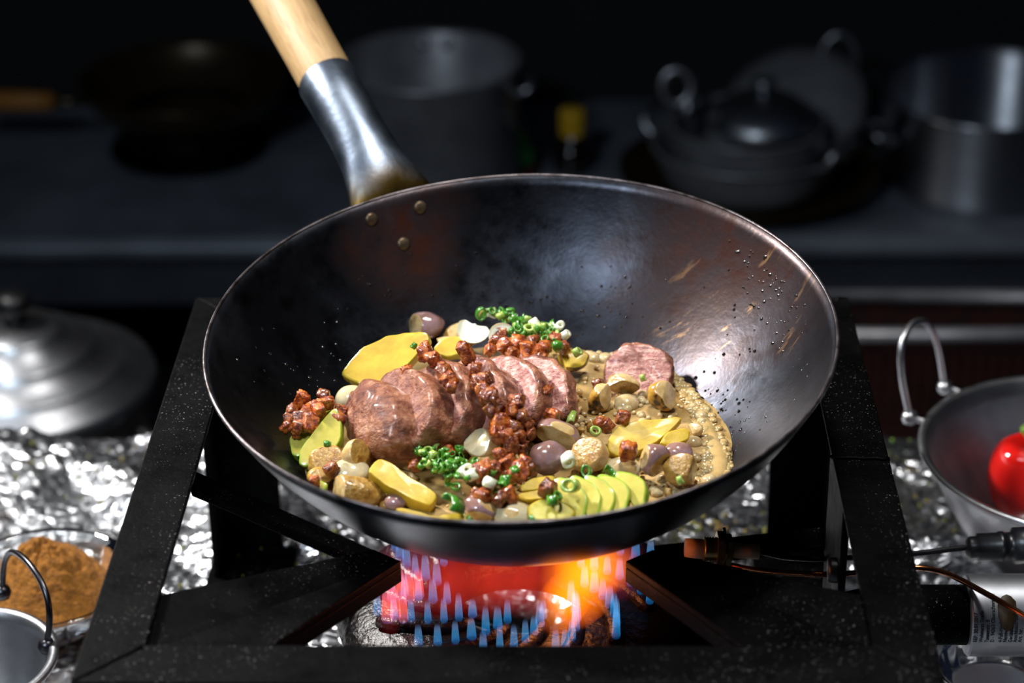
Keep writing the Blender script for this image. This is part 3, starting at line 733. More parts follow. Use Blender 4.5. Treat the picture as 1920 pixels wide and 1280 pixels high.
# fan of pale green slices
def crescent(name, p0, p1, bulge, w, z, n, th, label, group):
    a = Vector((p0[0], p0[1])); b = Vector((p1[0], p1[1])); d = b-a; nn = Vector((d.y, -d.x)).normalized()
    if nn.x < 0: nn = -nn
    out = []; m = 9
    for i in range(m+1):
        t = i/m; out.append(a.lerp(b, t) + nn*bulge*math.sin(PI*t))
    for i in range(m+1):
        t = 1-i/m; out.append(a.lerp(b, t) + nn*(bulge*math.sin(PI*t)*.75 - w*(.35+.65*math.sin(PI*t))))
    return slab(name, [(p.x, p.y) for p in out], z, n, th, AVO, AVOEDGE, label, 'avocado', group, rnd=.001, sub=2)
fan = [((1048, 892), (1092, 978), 30, 40, .197, 'leftmost'), ((1078, 888), (1118, 976), 30, 34, .198, 'second'), ((1104, 888), (1140, 972), 32, 34, .199, 'third'), ((1128, 886), (1166, 966), 34, 34, .200, 'fourth'), ((1160, 880), (1206, 954), 30, 36, .201, 'rightmost')]
for p0, p1, bu, w, z, nm in fan:
    crescent('avocado_slice', p0, p1, bu, w, z, (-.28, -.5, .82), .006, {'leftmost': 'pale green slice, leftmost of the fan at the front rim', 'rightmost': 'pale green slice, rightmost of the fan, nearest the browned aubergine'}.get(nm, nm + ' pale green slice from the left in the fan at the front rim'), 'fanned green slices')
slab('avocado_slice', [(541, 822), (560, 796), (588, 778), (600, 790), (578, 822), (560, 856), (546, 852)], .198, (-.2, -.5, .84), .007, AVO, AVOEDGE, 'pale green slice at far left under the bacon pile', 'avocado')
slab('avocado_slice', [(560, 846), (585, 812), (612, 778), (632, 760), (640, 792), (640, 826), (612, 858), (572, 874), (560, 868)], .201, (-.1, -.6, .79), .008, AVO, AVOEDGE, 'large pale green slice between the left bacon pile and the meat', 'avocado')
slab('avocado_slice', [(575, 782), (598, 756), (622, 764), (610, 790), (584, 800)], .203, (-.1, -.6, .79), .005, AVO, AVOEDGE, 'small green piece topped with bacon cubes at far left', 'avocado')
slab('avocado_slice', [(580, 905), (600, 898), (616, 906), (606, 922), (590, 918)], .192, (0, -.5, .86), .005, AVO, AVOEDGE, 'small green scrap at the lower left rim of the wok', 'avocado')

# --- chunks: noisy ellipsoids with flat cut faces
def chunk(name, px, py, z, w, h, mskin, mflesh, label, cat, cuts=(), rot=0, dep=None, amp=.14, seed=None, fr=1.6, group=None, flat=1.0):
    s = 1/3460; a = w*s/2; c = Vector(at(px, py, z=z)); b = (dep*s/2 if dep else a*.85); hh = h*s/2*1.05*flat
    seed = seed if seed is not None else px*.137
    V, F = ICO[4]; bm = bmesh.new(); R_ = Euler((0, math.radians(rot), 0)).to_matrix()
    vs = []
    for p in V:
        k = 1 + amp*noise.noise(p*fr+Vector((seed, 0, 0))) + amp*.35*noise.noise(p*fr*3.3+Vector((0, seed, 0)))
        vs.append(bm.verts.new(R_ @ Vector((p.x*a*k, p.y*b*k, p.z*hh*k))))
    for f in F: bm.faces.new([vs[i] for i in f])
    if cuts and mskin is not PEARL:
        rr_ = random.Random(int(px*7+py)); cuts = list(cuts) + [((rr_.uniform(-1, 1), -.3, rr_.uniform(-.2, .9)), rr_.uniform(.42, .62))]
    for (n, off) in cuts:
        n = Vector(n).normalized(); g = list(bm.verts)+list(bm.edges)+list(bm.faces)
        r = bmesh.ops.bisect_plane(bm, geom=g, plane_co=n*off*max(a, hh), plane_no=n, clear_outer=True)
        ed = [e for e in r['geom_cut'] if isinstance(e, bmesh.types.BMEdge)]
        nf = bmesh.ops.contextual_create(bm, geom=ed)['faces']
        for f in nf: f.material_index = 1
        # a little relief on the cut face
        r2 = bmesh.ops.inset_region(bm, faces=nf, thickness=min(a, hh)*.14, depth=-min(a, hh)*.012)
        for f in r2['faces']: f.material_index = 1
    for _ in range(4): bmesh.ops.smooth_vert(bm, verts=bm.verts, factor=.5, use_axis_x=True, use_axis_y=True, use_axis_z=True)
    bmesh.ops.recalc_face_normals(bm, faces=bm.faces)
    me = bpy.data.meshes.new(name)
    for f in bm.faces: f.smooth = True
    for e in bm.edges:
        if len(e.link_faces) == 2 and e.calc_face_angle(0) > 1.0: e.smooth = False
    bm.to_mesh(me); bm.free(); me.materials.append(mskin); me.materials.append(mflesh)
    o = bpy.data.objects.new(name, me); COL.objects.link(o); o.location = c; WL[o.name] = c
    return tag(o, label, cat, group)
UPF = (0, -.55, .83)
chunk('shallot', 797, 610, .200, 80, 52, PURPLE, BEIGE, 'glossy purple-brown shallot at the back left next to the mango slab', 'shallot', [((-.8, -.5, .3), .55)])
chunk('aubergine_chunk', 866, 628, .197, 78, 46, BROWNF, BEIGE, 'brown aubergine chunk behind the meat under the white onion petal', 'aubergine', [(UPF, .5)])
chunk('shallot', 838, 648, .198, 60, 34, BEIGE, BEIGE, 'pale shallot piece wedged behind the meat beside the back mango', 'shallot', [(UPF, .4)])
chunk('pearl_onion', 660, 748, .196, 66, 52, PEARL, PEARL, 'translucent pearl onion between the mango slab and the left meat end', 'onion', (), amp=.04)
chunk('shallot', 690, 738, .194, 60, 40, BEIGE, BEIGE, 'tan shallot half tucked under the mango slab', 'shallot')
chunk('shallot_wedge', 672, 856, .197, 62, 64, BEIGE, BROWNF, 'tan shallot wedge standing in front of the left meat end', 'shallot', [((.7, -.5, .5), .35)], rot=-15)
chunk('pearl_onion', 657, 884, .191, 74, 44, PEARL, PEARL, 'large glossy pearl onion at the lower left beside the mango stick', 'onion', (), amp=.04)
chunk('aubergine_chunk', 662, 922, .190, 118, 56, BROWNF, BEIGE, 'long brown aubergine piece at the lower left rim', 'aubergine', [(UPF, .55)], rot=12, dep=60)
chunk('aubergine_chunk', 610, 862, .192, 78, 50, BROWNF, BROWNF, 'dark fried aubergine chunk below the left green slices', 'aubergine', [(UPF, .5)], rot=-20)
chunk('aubergine_chunk', 768, 858, .189, 60, 46, BEIGE, BEIGE, 'tan shallot half under the front edge of the meat', 'shallot', [((0, -.8, .5), .5)])
chunk('shallot', 806, 858, .188, 46, 34, BEIGE, PEARL, 'small shallot ring peeking out under the meat front', 'shallot', [((0, -.8, .5), .3)])
chunk('shallot_wedge', 903, 832, .201, 74, 52, BEIGE, PEARL, 'beige shallot wedge left of the central bacon pile', 'shallot', [((-.6, -.3, .75), .42)], rot=15)
chunk('aubergine_chunk', 915, 866, .195, 84, 36, CHARM, BROWNF, 'charred aubergine slab just below the beige shallot wedge', 'aubergine', [((.0, -.35, .94), .3)], dep=46)
chunk('shallot', 1045, 815, .200, 86, 52, PURPLE, BEIGE, 'halved purple shallot with tan cut face right of the bacon pile', 'shallot', [((-.25, -.85, -.2), .25)], rot=20)
chunk('shallot', 1028, 858, .199, 70, 62, PURPLE, BEIGE, 'round glossy purple shallot at the centre front', 'shallot', ())
chunk('shallot_wedge', 1103, 852, .197, 74, 70, BEIGE, BROWNF, 'seedy aubergine wedge right of the round purple shallot', 'aubergine', [((-.5, -.5, .7), .3)], rot=-10)
chunk('shallot', 1226, 862, .198, 60, 62, PURPLE, BEIGE, 'upright purple shallot below the broad mango slice', 'shallot', [((-.9, -.2, .3), .6)])
chunk('shallot', 1272, 848, .192, 56, 36, PURPLE, BEIGE, 'small purple shallot peeking out behind the browned aubergine', 'shallot', ())
chunk('aubergine_chunk', 1278, 880, .195, 68, 58, BROWNF, BROWNF, 'browned bumpy aubergine chunk at the lower right of the pan', 'aubergine', [(UPF, .6)], amp=.15)
chunk('shallot', 1170, 880, .191, 66, 42, PEARL, BEIGE, 'pale seedy shallot behind the green fan', 'shallot', [(UPF, .5)])
chunk('shallot', 901, 952, .193, 66, 44, PURPLE, BEIGE, 'purple shallot at the front rim beside the curved mango strip', 'shallot', [((.6, -.2, .75), .6)], rot=20)
chunk('shallot', 962, 962, .190, 74, 36, PEARL, BEIGE, 'pale shallot piece at the front rim right of the purple one', 'shallot', [(UPF, .6)])
chunk('onion_petal', 1128, 745, .192, 46, 70, CHARM, BEIGE, 'golden curled onion wedge in front of the lone pork slice', 'onion', [((.7, -.5, .2), .25)], rot=25)
chunk('onion_petal', 1168, 722, .192, 66, 40, BEIGE, BROWNF, 'tan curled onion piece touching the lone pork slice', 'onion', [((0, -.8, -.3), .2)], rot=10)
chunk('onion_petal', 1243, 742, .193, 58, 62, CHARM, BEIGE, 'black charred onion piece right of the lone pork slice', 'onion', [((.75, -.45, .3), .4)], rot=-20)
chunk('onion_petal', 1070, 676, .193, 78, 38, CHARM, MANGO, 'golden charred onion piece right of the back bacon pile', 'onion', [(UPF, .45)], rot=-12)
chunk('shallot', 1302, 806, .189, 34, 26, BEIGE, BEIGE, 'little tan shallot bit by the frothy edge', 'shallot', [(UPF, .5)])
chunk('aubergine_chunk', 600, 893, .190, 50, 30, CHARM, BROWNF, 'dark burnt onion scrap at the lower left rim', 'aubergine', [(UPF, .5)])
chunk('shallot', 742, 940, .187, 44, 26, PURPLE, PURPLE, 'thin purple shallot strip below the mango stick', 'shallot', ())
chunk('shallot', 1062, 912, .189, 44, 26, PEARL, PEARL, 'pale onion bit just left of the green fan', 'onion', ())
# thin white onion petals at the back
def petal(px, py, z, r0, r1, a0, a1, n, label, th=.0012):
    c = at(px, py, z=z); u, v, w = frame_of(n); V = []; F = []; m = 18
    for s in (0, 1):
        for i in range(m+1):
            a = math.radians(a0 + (a1-a0)*i/m); k = math.sin(PI*i/m)**.5*.9+.1; mid = (r0+r1)/2
            for r in (mid-(mid-r0)*k, mid, mid+(r1-mid)*k):
                cup = .004*((r-mid)/(r1-r0))**2
                V.append(c + u*r*math.cos(a) + v*r*math.sin(a) + w*(cup - s*th))
    def id_(s, i, j): return s*(m+1)*3 + i*3 + j
    for s in (0, 1):
        for i in range(m):
            for j in range(2):
                q = (id_(s, i, j), id_(s, i+1, j), id_(s, i+1, j+1), id_(s, i, j+1)); F.append(q if s else q[::-1])
    for i in range(m):
        for j in (0, 2): F.append((id_(0, i, j), id_(0, i+1, j), id_(1, i+1, j), id_(1, i, j)))
    o = mk('onion_petal', V, F, WHITEO); tag(o, label, 'onion')
petal(892, 606, .207, .0005, .0125, 165, 345, (-.1, -.65, .75), 'broad white onion petal at the back beside the green onion')
petal(942, 632, .206, .0045, .0085, -10, 200, (.1, -.65, .75), 'white crescent onion ring at the back on the bacon')
petal(915, 600, .207, .002, .007, 10, 170, (.1, -.65, .75), 'thin white onion sliver at the back behind the broad petal')

# --- bacon cubes
def bacon_mesh(seed):
    r = random.Random(seed); bm = bmesh.new(); bmesh.ops.create_cube(bm, size=1)
    bmesh.ops.subdivide_edges(bm, edges=bm.edges, cuts=6, use_grid_fill=True)
    ax_ = (r.uniform(.8, 1.45), r.uniform(.75, 1.1), r.uniform(.7, 1.0))
    for v in bm.verts:
        p = v.co.copy(); q = p.normalized()*.62; p = p.lerp(q, .42)
        p += p.normalized()*(.17*noise.noise(p*2.6+Vector((seed*7.7, 0, 0))) + .07*noise.noise(p*8+Vector((0, seed*5.1, 0))))
        v.co = Vector((p.x*ax_[0], p.y*ax_[1], p.z*ax_[2]))*.008
    me = bpy.data.meshes.new('bacon_cube')
    for f in bm.faces: f.smooth = True
    bm.to_mesh(me); bm.free(); me.materials.append(BACON); return me
BM = [bacon_mesh(i+1) for i in range(9)]
def bacon(px, py, z, s, label, group):
    o = bpy.data.objects.new('bacon_cube', random.choice(BM)); COL.objects.link(o)
    o.location = at(px, py, z=z); k = s/3460*.98/.008; o.scale = (k, k, k); o.rotation_euler = (random.uniform(0, 6), random.uniform(0, 6), random.uniform(0, 6))
    tag(o, label, 'bacon', group)
def pile(pts, label, group):
    ex_ = {}
    if len(pts) > 5:
        for key, f in (('leftmost', lambda i: pts[i][0]), ('rightmost', lambda i: -pts[i][0]), ('rearmost', lambda i: pts[i][1]), ('frontmost', lambda i: -pts[i][1]), ('largest', lambda i: -pts[i][3])):
            i = min((j for j in range(len(pts)) if j not in ex_), key=f); ex_[i] = key
    for i, (x, y, z, s) in enumerate(pts): bacon(x, y, z, s, (ex_[i] + ' ' + label) if i in ex_ else label.replace('bacon cube', 'bacon cube deep', 1) if len(pts) > 5 and False else label, group)
pile([(566, 750, .209, 24), (582, 792, .206, 26), (606, 740, .211, 20), (610, 756, .211, 22), (598, 770, .210, 26), (588, 762, .208, 22), (548, 770, .206, 22), (545, 786, .203, 24), (538, 800, .202, 26), (562, 800, .204, 24), (566, 784, .206, 24), (576, 772, .207, 22), (556, 812, .200, 18)],
     'reddish brown crisp bacon cube heaped on the green slices at far left', 'bacon heap at far left')
pile([(640, 768, .206, 22), (634, 784, .207, 24)], 'bacon cube touching the left end of the meat beside the pearl onion', 'bacon at the meat end')
pile([(795, 662, .229, 30), (812, 672, .229, 28), (800, 652, .230, 20)], 'crisp bacon lump at the top edge of the meat beside the mango slab', 'bacon by the mango slab')
bacon(873, 662, .232, 30, 'single bacon cube on top of the meat behind the middle slice', 'bacon on the meat')
bacon(763, 699, .222, 22, 'small bacon bit on the upper left edge of the meat', 'bacon on the meat')
pile([(834, 700, .230, 28), (842, 712, .230, 26), (828, 690, .230, 22), (846, 726, .229, 18)], 'bacon lump sitting on the second meat slice', 'bacon on the second slice')
pile([(893, 698, .231, 24), (900, 712, .230, 26), (914, 710, .229, 20), (906, 732, .227, 30), (918, 748, .224, 32), (926, 764, .221, 26), (896, 722, .229, 22)], 'bacon cube in the string running down the middle of the meat', 'bacon string on the meat')
pile([(968, 752, .222, 24), (960, 770, .219, 26), (975, 778, .216, 28), (952, 786, .214, 26), (938, 800, .213, 34), (962, 800, .212, 30), (985, 796, .211, 26), (948, 816, .210, 28), (970, 818, .208, 30), (958, 834, .206, 24), (935, 814, .210, 22), (992, 812, .207, 22), (948, 770, .216, 22), (978, 838, .203, 22), (955, 852, .201, 20)],
     'crisp bacon cube in the big heap in front of the meat', 'central bacon heap')
pile([(932, 640, .212, 26), (950, 650, .213, 28), (972, 644, .213, 30), (990, 655, .212, 32), (1008, 664, .210, 28), (1020, 652, .208, 26), (1040, 636, .206, 24), (1012, 676, .207, 26), (1000, 640, .209, 24), (960, 662, .212, 24), (985, 672, .210, 26), (1056, 652, .203, 20), (918, 656, .212, 22), (1024, 690, .203, 22), (940, 624, .207, 20)],
     'crisp bacon cube in the heap behind the meat under the green onion', 'back bacon heap')
bacon(1020, 734, .213, 24, 'bacon cube resting on the right-hand meat slices', 'bacon on the meat')
pile([(1036, 784, .205, 24), (1048, 778, .204, 18)], 'bacon bit at the right foot of the meat', 'bacon at the right foot of the meat')
pile([(1126, 792, .197, 22), (1138, 798, .196, 20)], 'bacon bit in the sauce left of the broad mango slice', 'bacon left of the broad mango')
bacon(1168, 783, .199, 30, 'bacon cube on the sauce at the top of the broad mango slice', 'loose bacon')
bacon(1178, 846, .203, 32, 'square bacon cube on the lower edge of the broad mango slice', 'loose bacon')
pile([(904, 884, .203, 30), (925, 880, .203, 28), (950, 868, .203, 24), (972, 884, .202, 30), (990, 880, .201, 24), (985, 868, .203, 26), (955, 892, .199, 18), (938, 855, .204, 22)], 'bacon cube in the row above the front heap of green onion', 'bacon row by the front onion heap')
pile([(905, 930, .199, 28), (892, 926, .199, 20)], 'bacon bit lying against the purple shallot at the front rim', 'bacon by the front shallot')
pile([(938, 936, .198, 24), (955, 928, .199, 22)], 'bacon bit on the pale shallot at the front rim', 'bacon by the pale shallot')
bacon(1027, 916, .203, 30, 'bacon cube on the short mango pieces left of the fan', 'loose bacon')
bacon(1122, 720, .196, 22, 'bacon strip floating beside the golden onion wedge', 'loose bacon')
pile([(622, 880, .196, 24), (590, 902, .195, 20)], 'bacon bit at the lower left near the large pearl onion', 'bacon at lower left')
pile([(778, 874, .197, 22), (842, 846, .197, 22), (826, 844, .196, 20)], 'bacon bit half hidden under the front of the meat', 'bacon under the meat front')

# --- spring onion rings
def ring_mesh(mat, ro, ri, h, oval, part=1.0, seed=0):
    V = []; F = []; n = 16; full_ = part >= 1
    for k in range(n if full_ else n+1):
        a = 2*PI*part*k/n; w = 1+.12*math.sin(2*a+seed)
        for (r, z) in ((ro, -h/2), (ro, h/2), (ri, h/2), (ri, -h/2)): V.append((.003*r*w*math.cos(a), .003*r*w*oval*math.sin(a), .003*(z+.1*ro*math.sin(a*2+seed))))
    m = n
    for k in range(m):
        k2 = (k+1) % n if full_ else k+1
        for j in range(4): F.append((k*4+j, k2*4+j, k2*4+(j+1) % 4, k*4+(j+1) % 4))
    if not full_: F.append((0, 1, 2, 3)); F.append((n*4+3, n*4+2, n*4+1, n*4))
    me = bpy.data.meshes.new('spring_onion_ring'); me.from_pydata(V, [], F); me.materials.append(mat)
    me.polygons.foreach_set('use_smooth', [True]*len(F)); return me
RM = [ring_mesh(GREEN, 1, .72, 1.2, .8), ring_mesh(GREEN, 1, .75, .9, .6, seed=2), ring_mesh(GREEN, 1, .78, 1.5, .7, .6, 1), ring_mesh(LIME, 1, .6, 1.3, .9), ring_mesh(LIME, 1, .55, .9, .8, seed=3), ring_mesh(WHITEG, 1, .4, 1.6, .9), ring_mesh(LIME, 1, .7, 1.6, .8, .55, 2), ring_mesh(GREEN, 1, .7, .7, .9, seed=5)]
def so(px, py, z, s, label, group, kinds=(0, 1, 2, 3, 0, 7, 1)):
    o = bpy.data.objects.new('spring_onion_ring', RM[random.choice(kinds)]); COL.objects.link(o); o.location = at(px, py, z=z)
    k = s/3460/2/.003; o.scale = (k, k, k); o.rotation_euler = (random.gauss(.5, .6), random.gauss(0, .6), random.uniform(0, 6)); tag(o, label, 'spring onion', group)
lab = 'chopped green onion ring in the heap in front of the meat'
for i in range(80):
    x = random.gauss(848, 30); y = 850 + (x-800)*.35*random.uniform(.3, 1) + random.gauss(8, 16)
    x = min(max(x, 785), 950); y = min(max(y, 842), 925)
    so(x, y, .2015 + random.uniform(-.003, .003), random.uniform(11, 21), lab, 'front green onion heap')
for x, y in ((872, 882), (885, 890), (918, 905)): so(x, y, .2045, 24, 'thick white green-onion piece in the heap in front of the meat', 'white onion bits in the front heap', (5,))
lab = 'chopped green onion ring in the heap at the back of the wok'
for i in range(60):
    t = random.random(); x = 925 + 135*t + random.gauss(0, 8); y = 588 + 45*t + random.gauss(0, 12)
    y = max(y, 584)
    so(x, y, .2095 - .005*t + random.uniform(-.003, .003), random.uniform(13, 22), lab, 'back green onion heap', (0, 1, 2, 3, 0, 7, 6))
for x, y in ((1048, 612), (1060, 628), (1002, 606)): so(x, y, .208, 20, 'pale white green-onion piece in the heap at the back', 'white onion bits in the back heap', (5,))
so(902, 588, .211, 26, 'green onion ring standing on the broad white petal at the back', 'loose green onion', (0,))
for x, y, z, s, k, lb in ((776, 648, .217, 15, 0, 'small green onion ring on the mango slab'), (1065, 862, .203, 26, 5, 'cream onion ring between the purple shallot and the seedy wedge'), (1072, 790, .199, 30, 6, 'green onion curl at the right foot of the meat row'),
    (1116, 808, .197, 20, 3, 'pale green onion bit left of the broad mango slice'), (1100, 884, .203, 22, 0, 'dark green onion bit at the top of the fan'), (1142, 886, .203, 22, 2, 'green onion bit above the middle of the fan'), (1070, 910, .205, 30, 3, 'pale green onion ring on the left of the fan'), (1036, 938, .202, 26, 0, 'green onion shreds below the bacon cube left of the fan'), (1046, 930, .202, 20, 7, 'green onion shred touching the left slice of the fan'),
    (851, 945, .202, 38, 2, 'large curled green onion strip at the front rim by the purple shallot'), (1275, 900, .204, 15, 3, 'tiny pale green onion bit on the browned aubergine'), (614, 832, .206, 14, 0, 'tiny green onion bit on the large left green slice'), (812, 842, .198, 30, 6, 'pale green onion piece under the front of the meat'), (950, 905, .202, 26, 2, 'green onion curl at the right end of the front heap'), (938, 912, .202, 26, 0, 'dark green onion ring right of the front heap'),
    (1046, 648, .207, 24, 0, 'green onion ring at the right of the back heap by the charred onion'), (1082, 660, .203, 20, 3, 'pale green onion bit on the golden charred onion'), (965, 880, .205, 18, 2, 'green onion bit between the bacon cubes at front centre'), (1000, 975, .198, 22, 7, 'green onion bit at the front rim under the fan'), (882, 975, .196, 20, 7, 'green onion bit at the front rim beside the curved mango strip'), (1205, 708, .196, 14, 3, 'tiny green onion bit at the foot of the lone pork slice')):
    so(x, y, z, s, lb, 'loose green onion', (k,))

# ------------------------------------------------------------ table things
# small aluminium pan, lower left
def wire_handle(p, q, out, h, r, mat, parent, lugr=.004, up=None):
    p, q = Vector(p), Vector(q); up = Vector(up) if up else Vector((0, 0, 1)); m = (p+q)/2; o_ = Vector(out)
    pts = [p, p.lerp(p+up*h+o_, .55) , (p*.68+m*.32)+up*h*.88+o_*.9, m+up*h+o_, (q*.68+m*.32)+up*h*.88+o_*.9, q.lerp(q+up*h+o_, .55), q]
    hd_ = mk('wire_handle', *tube(bez(pts, 36), r, 10), mat, parent)
    for c in (p, q): mk('handle_lug', *lathe([(0, lugr*.8), (lugr*.8, lugr*.6), (lugr, 0), (lugr*.8, -lugr*.6), (0, -lugr*.8)], c, (0, 0, 1), 14), mat, hd_)
def pan(name, c, R, h, mat, label, cat, foot=.45, th=.0022, n=72):
    t = thing(name, (c[0], c[1], c[2]-h), label, cat)
    pr = [(.001, -h+th)] + [(R*(foot+(1-foot)*f), -h+th+(h-th)*(f**1.7)) for f in np.linspace(0, 1, 14)] + [(R+.003, .0015), (R+.0055, .0005), (R+.005, -.002), (R+.001, -.0025)] + [(R*(foot+(1-foot)*f)+th*.6, -h+(h-.002)*(f**1.7)) for f in np.linspace(.96, 0, 14)] + [(.001, -h)]
    mk('bowl', *lathe(pr, c, n=n), mat, t); return t
pc = at(-62, 1240, z=.05)
sp_ = pan('small_pan', (pc.x, pc.y, .052), .046, .050, ALU, 'small dull aluminium pan with wire handle at the lower left edge', 'pan')
wire_handle(at(88, 1210, z=.05), at(4, 1110, z=.055), (.006, .003, 0), .036, .0019, simple('dark_wire', '#3a3a3e', '#55555a', .3, 1), sp_, .0055)
# glass dish with curry powder
gc = at(88, 1128, z=.012)
gd = pan('glass_dish', (gc.x, gc.y, .030), .052, .0285, GLASS, 'clear glass dish holding brown curry powder beside the stove', 'dish', foot=.62)
def powder():
    V = []; F = []; n, m = 96, 40; R = .0455
    for i in range(m+1):
        r = R*i/m
        for k in range(n):
            a = 2*PI*k/n; x = r*math.cos(a); y = r*math.sin(a); f = r/R
            z = .0045 + .052*max(0, 1-f**1.35)*(1+.14*noise.noise(Vector((x*60, y*60, 1)))) + (1-f)*.004*noise.noise(Vector((x*220, y*220, 4))) + (.002*noise.noise(Vector((x*600, y*600, 9))) if f < .97 else 0) + .012*f
            if f > .97: z = .006+.010
            V.append((gc.x+x*.96, gc.y+y*.96, z))
    for i in range(m):
        for k in range(n): F.append((i*n+k, i*n+(k+1) % n, (i+1)*n+(k+1) % n, (i+1)*n+k))
    b = len(V); V += [(gc.x+.62*.045*math.cos(2*PI*k/n), gc.y+.62*.045*math.sin(2*PI*k/n), .0048) for k in range(n)]
    for k in range(n): F.append((m*n+k, m*n+(k+1) % n, b+(k+1) % n, b+k))
    tag(mk('curry_powder', V, F, POWDER), 'mound of golden brown curry powder heaped in the glass dish', 'powder', kind='stuff')
powder()
# teaspoon tip in the powder
sc_ = at(150, 1172, z=.022)
V, F = ICO[3]; tag(mk('spoon', *join(([Vector((p.x*.011, p.y*.006, p.z*.0025+.0))+sc_ for p in V], F), tube([sc_+Vector((.009, 0, 0)), sc_+Vector((.03, -.012, .004)), sc_+Vector((.07, -.035, .006))], [.0018, .0015, .002], 8)), CHROME), 'bright metal spoon resting at the edge of the curry powder dish', 'spoon')
# aluminium bowl with pepper on the right
bc = at(2025, 845, z=.082)
ab = pan('aluminium_bowl', (bc.x, bc.y, .082), .094, .079, ALU, 'aluminium bowl with tall wire handle at right holding a red pepper', 'bowl', foot=.4, th=.003)
a1, a2 = at(1706, 782, z=.080), at(1772, 726, z=.080)
wire_handle(a1, a2, (-.013, .002, 0), .056, .0022, ALU, ab, .0055)
for c in (a1, a2): mk('rivet', *lathe([(0, .0015), (.003, .001), (.0035, 0)], c.lerp(Vector((bc.x, bc.y, .078)), .12), Vector((bc.x, bc.y, .09))-c, 14), ALU, ab)
# lug plate joining the handle feet to the rim
d_ = (Vector((bc.x, bc.y, .08))-(a1+a2)/2).normalized()
mk('handle_plate', *tube([a1, a1+d_*.012, a2+d_*.012, a2], .0022, 8), ALU, ab)
pp = at(1932, 892, z=.048)
pe = thing('red_pepper', pp-Vector((0, 0, .028)), 'shiny red bell pepper lying in the aluminium bowl at right', 'pepper')
V = []; F = []; n, m = 64, 28
for i in range(m+1):
    ph = PI*i/m
    for k in range(n):
        a = 2*PI*k/n; lob = 1-.13*abs(math.cos(1.5*a))**6*math.sin(ph); r = .027*math.sin(ph)**.75*lob
        z = .030*math.cos(ph) - .009*math.exp(-(ph/.45)**2)
        V.append(pp + Vector((r*math.cos(a), r*math.sin(a), z)))
for i in range(m):
    for k in range(n): F.append((i*n+k, i*n+(k+1) % n, (i+1)*n+(k+1) % n, (i+1)*n+k))
mk('flesh', V, F, RED, pe)
mk('stem', *tube(bez([pp+Vector((0, 0, .018)), pp+Vector((-.002, 0, .030)), pp+Vector((-.007, 0, .038))], 10), [.0045]+[.0028]*10+[.0032], 10)if False else tube([pp+Vector((0, 0, .018)), pp+Vector((-.002, 0, .028)), pp+Vector((-.007, -.001, .036))], [.005, .003, .0036], 10), PEPPERSTEM, pe)
# herb leaves stuck in the bowl
def leafbit(px, py, z, s, label):
    c = at(px, py, z=z); V = []; F = []
    for j in range(6):
        a = j*1.1+random.random(); d = Vector((math.cos(a), math.sin(a)*.5, .4*math.sin(a*2))); e = Vector((-d.y, d.x, .3)).normalized()
        b = c + d*s*.5; o = len(V)
        V += [c, b+e*s*.4, c+d*s, b-e*s*.4, b+Vector((0, -.15*s, .25*s))]; F += [(o, o+1, o+4), (o+1, o+2, o+4), (o+2, o+3, o+4), (o+3, o, o+4), (o, o+3, o+2, o+1)]
    tag(mk('parsley_leaf', V, F, HERB), label, 'herb', 'parsley bits in the bowl')
leafbit(1790, 790, .057, .006, 'dark green parsley bit low on the left wall of the aluminium bowl')
leafbit(1862, 758, .064, .007, 'dark green parsley bit high on the back wall of the aluminium bowl')
leafbit(1882, 842, .040, .008, 'dark green parsley sprig right behind the red pepper')
# round glass dish edge under the valve
g2 = at(1870, 1262, z=.012)
pan('glass_saucer', (g2.x, g2.y-.0, .018), .034, .0165, GLASS, 'clear glass saucer on the foil below the printed steel sleeve', 'dish', foot=.7)

# ------------------------------------------------------------ back counter and its pots
ct = thing('steel_counter', (0, YC+.35, ZF), 'long grey steel counter behind the stove with pots on it', 'counter')
bev(mk('counter_top', *box((0, YC+.205, ZC-.004), (3.6, .41, .008)), STEELB, ct, False), .001)
mk('edge_trim', *tube([(-1.8, YC+.012, ZC-.010), (-.6, YC+.012, ZC-.010), (.6, YC+.012, ZC-.010), (1.8, YC+.012, ZC-.010)], .014, 16), STEELB, ct)
mk('front_panel', *box((0, YC+.022, ZC-.052), (3.6, .012, .052)), simple('painted_apron', '#3a3d46', '#484c56', .5, .3, 8), ct, False)
for x in (-1.75, 1.75):
    for y in (YC+.05, YC+.38): mk('leg', *box((x, y, (ZF+ZC-.08)/2), (.04, .04, ZC-.08-ZF)), STEELB, ct, False)
mk('lower_shelf', *box((0, YC+.22, ZC-.30), (3.5, .36, .01)), simple('dark_shelf', '#15151a', '#1e1e22', .6, .3, 8), ct, False)
def px2m(px, c): return px*((np.array(tuple(c))-CAM) @ CR[2])/FPX
# stock pot
c = at(806, 112, y=1.235); R = px2m(166, c); hgt = c.z-ZC
spn = thing('stock_pot', (c.x, c.y, ZC), 'tall grey aluminium stock pot on the counter behind the wok handle', 'pot')
mk('pot_body', *lathe([(.001, .003), (R*.9, .003), (R*.96, .012), (R*.965, hgt-.004), (R, hgt), (R+.003, hgt+.001), (R+.003, hgt-.004), (R*.985, hgt-.008), (R*.985, .012), (R*.9, 0), (.001, 0)], (c.x, c.y, ZC), n=72), ALUD, spn)
def loop(name, p, d, w, out, drop, r, mat, parent):
    d = Vector(d); p = Vector(p); s = d.cross(Vector((0, 0, 1))).normalized()
    pts = [p+s*w/2, p+s*w/2+d*out*.8+Vector((0, 0, drop*.5)), p+s*w*.3+d*out+Vector((0, 0, drop)), p-s*w*.3+d*out+Vector((0, 0, drop)), p-s*w/2+d*out*.8+Vector((0, 0, drop*.5)), p-s*w/2]
    mk(name, *tube(bez(pts, 30), r, 10), mat, parent)
